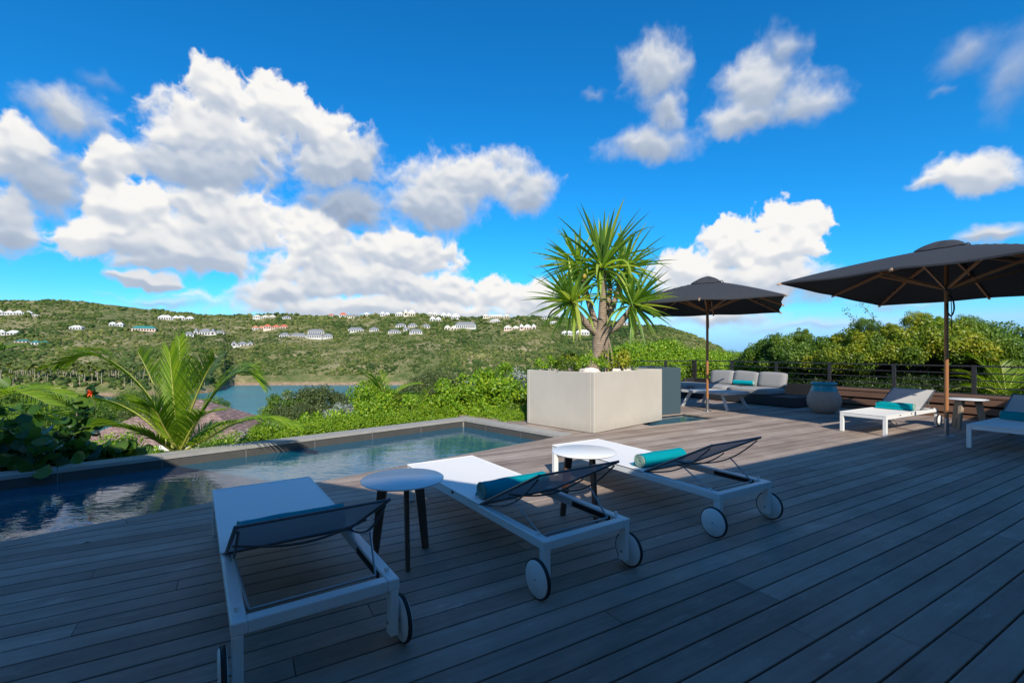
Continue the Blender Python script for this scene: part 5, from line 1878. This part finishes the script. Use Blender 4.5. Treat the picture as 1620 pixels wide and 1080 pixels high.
# ---- villas across the bay
VW = {'w': plain('villa_white', (0.60, 0.59, 0.56), .8), 'p': plain('villa_pink', (0.66, 0.50, 0.42), .8), 'c': plain('villa_cream', (0.66, 0.60, 0.47), .8)}
VR = {'w': plain('roof_white', (0.66, 0.66, 0.66), .7), 'g': plain('roof_grey', (0.20, 0.21, 0.23), .8), 't': plain('roof_teal', (0.03, 0.20, 0.19), .6),
      'r': plain('roof_red', (0.48, 0.13, 0.07), .8), 'o': plain('roof_orange', (0.55, 0.20, 0.11), .8), 'c': plain('roof_cream', (0.62, 0.58, 0.50), .8)}
VG = plain('villa_window', (0.03, 0.035, 0.045), .2)
def villa(px, py, wpx, wc, rc, wings, label, hpx=6, roof=.45):
    p = far_point(px, py)
    s = p.y / F
    W = wpx * s; H = hpx * .86 * s * (1 - roof); RH = hpx * s * roof
    g = thing('villa', label, 'villa', p, 0.0, 'villas on the far hillside')
    g.rotation_euler = (0, 0, -math.atan2(p.x, p.y) * 0.6 + R((px * 7) % 17 - 8))
    x = -W / 2
    tot = sum(wings)
    for i, q in enumerate(wings):
        w = W * q / tot
        dep = max(6, min(w * 0.7, 9)); oy = (i % 2) * 1.5
        hh = H * (1.0 if i % 2 == 0 else 0.85)
        gap = 0.06 * w
        m = MB(); m.box(x + gap * .5, x + w - gap * .5, oy, oy + dep, -5, hh); m.build('wall', VW[wc], g)
        m = MB(); hip(m, x + gap * .5, x + w - gap * .5, oy, oy + dep, hh + 0.1, hh + 0.1 + max(RH, 0.3), 0.5); m.build('roof', VR[rc], g)
        nwin = max(1, int(w / 3.6))
        for k in range(nwin):
            a = x + gap + (w - 2 * gap) * (k + .2) / nwin; b = x + gap + (w - 2 * gap) * (k + .8) / nwin
            m = MB(); m.box(a, b, oy - 0.08, oy - 0.01, hh * .18, hh * .78); m.build('window', VG, g)
        x += w
    return g
VL = [
 (20, 498, 46, 'w', 'w', [1, 1, 1, 1], 'long row of four white peaked villas at the far left under the hilltop', 8),
 (119, 521, 17, 'w', 'w', [1], 'single blocky white villa on the left slope', 7),
 (55, 500, 8, 'w', 'w', [1], 'tiny white cottage right of the long row at far left', 3),
 (183, 516, 18, 'w', 'w', [1, 1], 'small white villa with peaked roof on the left meadow slope', 7),
 (227, 524, 33, 'p', 't', [3], 'pink villa with long teal roof above the young palm', 9),
 (14, 530, 26, 'w', 'w', [1, 2], 'white villa at the left edge of the photo above the teal roofs', 9),
 (35, 543, 20, 'p', 't', [1], 'low villa with dull teal roof, left of its teal roofed neighbour', 5),
 (61, 545, 20, 'w', 't', [1, 1], 'white and teal villa, lowest house on the left slope', 7),
 (266, 506, 28, 'w', 'w', [2, 1], 'white roofed villa on the saddle, left one of the pair above the palm tip', 8),
 (293, 506, 23, 'w', 'w', [1, 1], 'white roofed villa on the saddle, right one of the pair above the palm tip', 7),
 (298, 532, 15, 'w', 'g', [1], 'small grey roofed annexe left of the large grey hipped villa', 8),
 (323, 530, 30, 'w', 'g', [1, 3, 1], 'large grey hipped villa right of the palm tip', 12),
 (347, 529, 14, 'w', 'g', [1], 'small grey roofed annexe right of the large grey hipped villa', 7),
 (383, 548, 30, 'w', 'g', [1, 2, 1], 'white and grey villa low on the slope above the water', 9),
 (418, 504, 34, 'w', 'c', [1, 1, 1], 'white ridge top villas left of the tree clump', 6),
 (453, 504, 14, 'w', 'g', [1], 'small ridge top house beside the tree clump', 5),
 (408, 521, 18, 'w', 'o', [1, 1], 'white villa with low orange roofs, left part of the orange group', 6),
 (436, 521, 36, 'p', 'r', [1, 1, 1], 'row of three orange red roofed villas in the middle of the left slope', 8),
 (484, 535, 80, 'w', 'g', [2, 3, 3, 2], 'very long white villa with grey roofs and terraces', 9),
 (500, 529, 26, 'w', 'g', [1], 'upper storey pavilion standing behind the very long white villa', 9),
 (524, 501, 10, 'w', 'r', [1], 'tiny red roofed house on the ridge, left of the larger red one', 5),
 (543, 502, 13, 'w', 'r', [1], 'larger red roofed house on the ridge', 8),
 (560, 503, 20, 'c', 'g', [1, 1], 'grey gabled ridge house right of the red roofs', 7),
 (580, 500, 10, 'w', 'w', [1], 'small white ridge house between the grey gables and the white block', 6),
 (609, 500, 15, 'w', 'w', [1, 1], 'white twin gabled ridge house left of the cream tower house', 7),
 (632, 500, 14, 'w', 'c', [1], 'low cream ridge house touching the tower house', 7),
 (648, 500, 18, 'c', 'c', [1, 2], 'tall cream tower house at the highest point of the middle ridge', 12),
 (563, 525, 25, 'w', 'g', [3], 'long grey roofed villa left of its smaller grey twin', 8),
 (592, 524, 15, 'w', 'g', [1], 'small grey roofed villa right of the long grey one', 7),
 (634, 518, 17, 'w', 'g', [1], 'white villa with grey roof, upper left of the middle cluster', 7),
 (653, 518, 14, 'w', 'g', [1], 'white villa with grey roof, upper middle of the cluster', 7),
 (624, 528, 20, 'w', 'g', [1], 'white villa with grey roof, lower left of the middle cluster', 7),
 (643, 523, 10, 'w', 'g', [1], 'smallest dark roofed house inside the middle cluster', 6),
 (658, 528, 21, 'w', 'g', [1], 'white villa with grey roof, lower right of the middle cluster', 8),
 (674, 519, 14, 'w', 'g', [1], 'white villa at the right end of the middle cluster', 7),
 (689, 508, 18, 'w', 'w', [1, 1], 'white double gabled villa just below the ridge', 8),
 (684, 500, 14, 'w', 'c', [1, 1], 'white and cream ridge house left of the bright gabled row', 7),
 (706, 503, 16, 'w', 'w', [1, 1], 'bright white gabled ridge villa, left one of the touching pair', 9),
 (721, 505, 14, 'w', 'w', [1], 'bright white gabled ridge villa, right one of the touching pair', 9),
 (713, 522, 20, 'c', 'c', [1, 1], 'cream flat roofed house left of the large grey roofed villa', 8),
 (736, 520, 35, 'w', 'g', [4], 'large grey roofed villa with columned front above the brown slope', 11),
 (785, 503, 42, 'c', 'c', [1, 3, 1], 'long pale flat roofed building on the ridge', 6),
 (783, 510, 17, 'w', 'w', [1], 'small white peaked pavilion below the long pale building', 5),
 (810, 522, 26, 'p', 'c', [1, 1], 'pale pink low villa wing left of the peaked one on the brown knoll', 8),
 (835, 522, 26, 'p', 'w', [1, 2, 1], 'pale pink villa with white peaks on the brown knoll', 10),
 (863, 505, 12, 'w', 'g', [1], 'small grey roofed house on the ridge left of the screw pine', 6),
 (876, 512, 12, 'w', 'w', [1], 'small white house below the ridge left of the screw pine', 4),
 (898, 530, 20, 'w', 'w', [1], 'white peaked pavilion behind the screw pine, left one of two', 7),
 (922, 530, 22, 'w', 'w', [1], 'white peaked pavilion behind the screw pine, right one of two', 9),
 (992, 515, 18, 'w', 'g', [1, 1], 'white house with grey roof right of the screw pine trunk on the ridge', 8),
]
villas = []
for a in VL:
    villas.append(villa(a[0], a[1], a[2], a[3], a[4], a[5], a[6], a[7]))

# ---- scrub on the far slopes (uncountable) with gaps for the villas
def blob_template():
    import bmesh
    bm = bmesh.new()
    bmesh.ops.create_icosphere(bm, subdivisions=2, radius=1)
    V = np.array([v.co[:] for v in bm.verts]); Fc = np.array([[v.index for v in f.verts] for f in bm.faces])
    bm.free()
    return V, Fc
def scrub():
    rng = np.random.default_rng(6)
    TV, TF = blob_template()
    tv = []
    for k in range(8):
        s = np.array([mnoise.fractal(Vector(p) * 1.3 + Vector((k * 5.0, 0, 0)), 1, 2, 3) for p in TV])
        tv.append(TV * (1 + 0.55 * s)[:, None])
    vps = [(v.location.x / v.location.y, v.location.y, v['label']) for v in villas]
    cnt = 0
    allV, allF = [], []
    off = 0
    n = 30000
    pxs = rng.uniform(-60, 1165, n); vv = rng.uniform(0.03, 1.03, n) ** 0.9
    for px, v in zip(pxs, vv):
        Ds = float(np.interp(px, SX, SDs)); Dr = float(np.interp(px, RX, RD))
        D = Ds + (Dr - Ds) * v
        X = (px - 810) / F * D
        # meadow and bare patches
        cl = nz(X, D, 60, 3) + 0.6 * nz(X + 300, D, 22, 2)
        if cl < -0.22 and rng.random() < .62: continue
        if 160 < px < 240 and v > .72 and rng.random() < .85: continue
        bad = False
        for k, a in enumerate(VL):
            q = villas[k].location
            if abs(px - a[0]) < a[2] * .5 + 1.5 and -9 < (D - q.y) < 8: bad = True; break
        if bad: continue
        z = far_z(px, D)
        s = (0.6 + 1.35 * rng.random() ** 1.8) * (1.35 if cl > .3 else 1.0) * (1.35 if v > .78 or rng.random() < .12 else 1.0)
        T = tv[rng.integers(8)]
        a = rng.uniform(0, 6.28); ca, sa = math.cos(a), math.sin(a)
        Q = T * np.array([s * 1.15, s * 1.15, s * rng.uniform(.6, 1.0)])
        Q = np.stack([Q[:, 0] * ca - Q[:, 1] * sa, Q[:, 0] * sa + Q[:, 1] * ca, Q[:, 2]], 1) + np.array([X, D, z + s * .35])
        allV.append(Q); allF.append(TF + off); off += len(TV)
    # low growth on the flat land behind the beach
    for _ in range(1300):
        px = rng.uniform(-60, 350); v = rng.uniform(0.004, .20)
        Ds = float(np.interp(px, SX, SDs)); Dr = float(np.interp(px, RX, RD)); D = Ds + (Dr - Ds) * v
        s = rng.uniform(1.2, 2.8)
        T = tv[rng.integers(8)] * np.array([s, s, s * rng.uniform(.6, .9)]) + np.array([(px - 810) / F * D, D, far_z(px, D) + s * .5])
        allV.append(T); allF.append(TF + off); off += len(TV)
    # taller garden trees round the villas
    for k, a in enumerate(VL):
        q = villas[k].location
        for _ in range(9):
            px = a[0] + rng.uniform(-1, 1) * (a[2] * .5 + 16); D = q.y + rng.uniform(-14, 30)
            if abs(px - a[0]) < a[2] * .5 + 2 and -11 < D - q.y < 11: continue
            if any(abs(px - b[0]) < b[2] * .5 + 1 and -9 < D - villas[m_].location.y < 8 for m_, b in enumerate(VL)): continue
            X = (px - 810) / F * D; z = far_z(px, D)
            for _k in range(3):
                s = rng.uniform(1.5, 2.9)
                T = tv[rng.integers(8)] * np.array([s, s, s * rng.uniform(.7, 1.1)]) + np.array([X + rng.normal() * 2, D + rng.normal() * 2, z + s * .7])
                allV.append(T); allF.append(TF + off); off += len(TV)
    m, t, bs, out_ = new_mat('far_scrub')
    geo = t.node('ShaderNodeNewGeometry')
    P = geo.outputs['Position']
    n1 = t.noise(P, 0.011, 3, .6); n2 = t.noise(P, .05, 4, .65); n3 = t.noise(P, .9, 3, .7)
    f = t.m('ADD', t.m('ADD', t.m('MULTIPLY', geo.outputs['Random Per Island'], .30), t.m('MULTIPLY', n3, .30)), t.m('ADD', t.m('MULTIPLY', n1, .95), t.m('MULTIPLY', n2, .70)))
    f = t.m('SUBTRACT', f, .70)
    t.put(bs.inputs['Base Color'], t.ramp(f, [(.15, (0.024, 0.052, 0.016)), (.36, (0.060, 0.098, 0.026)), (.52, (0.105, 0.138, 0.036)), (.68, (0.20, 0.20, 0.07)), (.85, (0.34, 0.30, 0.16))]))
    bs.inputs['Roughness'].default_value = .95
    bs.inputs['Specular IOR Level'].default_value = .1
    b = t.node('ShaderNodeBump'); b.inputs['Strength'].default_value = 1; b.inputs['Distance'].default_value = .8
    t.put(b.inputs['Height'], n3); t.put(bs.inputs['Normal'], b.outputs[0])
    # bumpy leaf texture on the clumps
    o = npobj('scrub', np.concatenate(allV), np.concatenate(allF), m)
    meta(o, 'green scrub and low trees covering the hill across the bay', 'scrub', None, 'stuff')
scrub()

# ---- palm grove by the beach on the left
def grove():
    rnd = random.Random(15)
    def proto_palm(seed):
        rr = random.Random(seed)
        t = thing('palm_tree', 'x', 'palm tree')
        h = 10.5
        MB().tube([(0, 0, -1), (0.3, 0, h * .4), (0.1, 0.2, h)], [.28, .2, .16], 6).build('trunk', M['paletrunk'], t)
        V, Fc = [], []
        for i in range(17):
            a = i * 2.4; el = rr.uniform(-.2, 1.0)
            d = Vector((math.cos(a) * math.cos(el), math.sin(a) * math.cos(el), math.sin(el)))
            p = Vector((0.1, .2, h)); cur = d; side = d.cross(Vector((0, 0, 1))).normalized()
            b = len(V)
            for k in range(6):
                f = k / 5
                w = .95 * math.sin(math.pi * (0.1 + .85 * f)) + .05
                V.append(p - side * w - Vector((0, 0, w * .5))); V.append(p.copy()); V.append(p + side * w - Vector((0, 0, w * .5)))
                p = p + cur * .75; cur = (cur + Vector((0, 0, -.28))).normalized()
            for k in range(5):
                q = b + 3 * k
                Fc.append((q, q + 1, q + 4, q + 3)); Fc.append((q + 1, q + 2, q + 5, q + 4))
        npobj('crown', V, Fc, M['l_yelpalm'], t)
        return t
    M['l_yelpalm'] = leaf_mat('far_palm_leaf', [(0.09, 0.13, 0.02), (0.18, 0.22, 0.04), (0.32, 0.32, 0.09)], .25)
    protos = [proto_palm(s) for s in (1, 2, 3)]
    used = [False] * 3
    pts = []
    for i in range(170):
        px = rnd.uniform(-20, 328)
        Ds = float(np.interp(px, SX, SDs))
        D = Ds + 3 + 78 * rnd.random() ** 1.3
        pts.append((px, D))
    pts.sort()
    for i, (px, D) in enumerate(pts):
        k = rnd.randrange(3)
        o = protos[k] if not used[k] else copy_tree(protos[k])
        used[k] = True
        sc = rnd.uniform(.85, 1.3)
        o.location = ((px - 810) / F * D, D, far_z(px, D) - .3)
        o.rotation_euler = (0, 0, rnd.uniform(0, 6))
        o.scale = (sc, sc, sc)
        o['label'] = 'coconut palm in the beach grove at the head of the bay'
        o['group'] = 'palms of the beach grove'
grove()
def fallen_leaf():
    p = ground(131, 860)
    V, Fc = leaf_quads(np.array([[0, 0, .006]]), np.array([[.9, .3, .05]]), np.array([[0, .1, 1.]]), .055, .022, .3)
    o = npobj('fallen_leaf', V, Fc, M['bark'])
    o.location = p
    meta(o, 'single brown fallen leaf lying on the shaded boards near the pool', 'leaf')
fallen_leaf()
print('objects', len(bpy.data.objects))
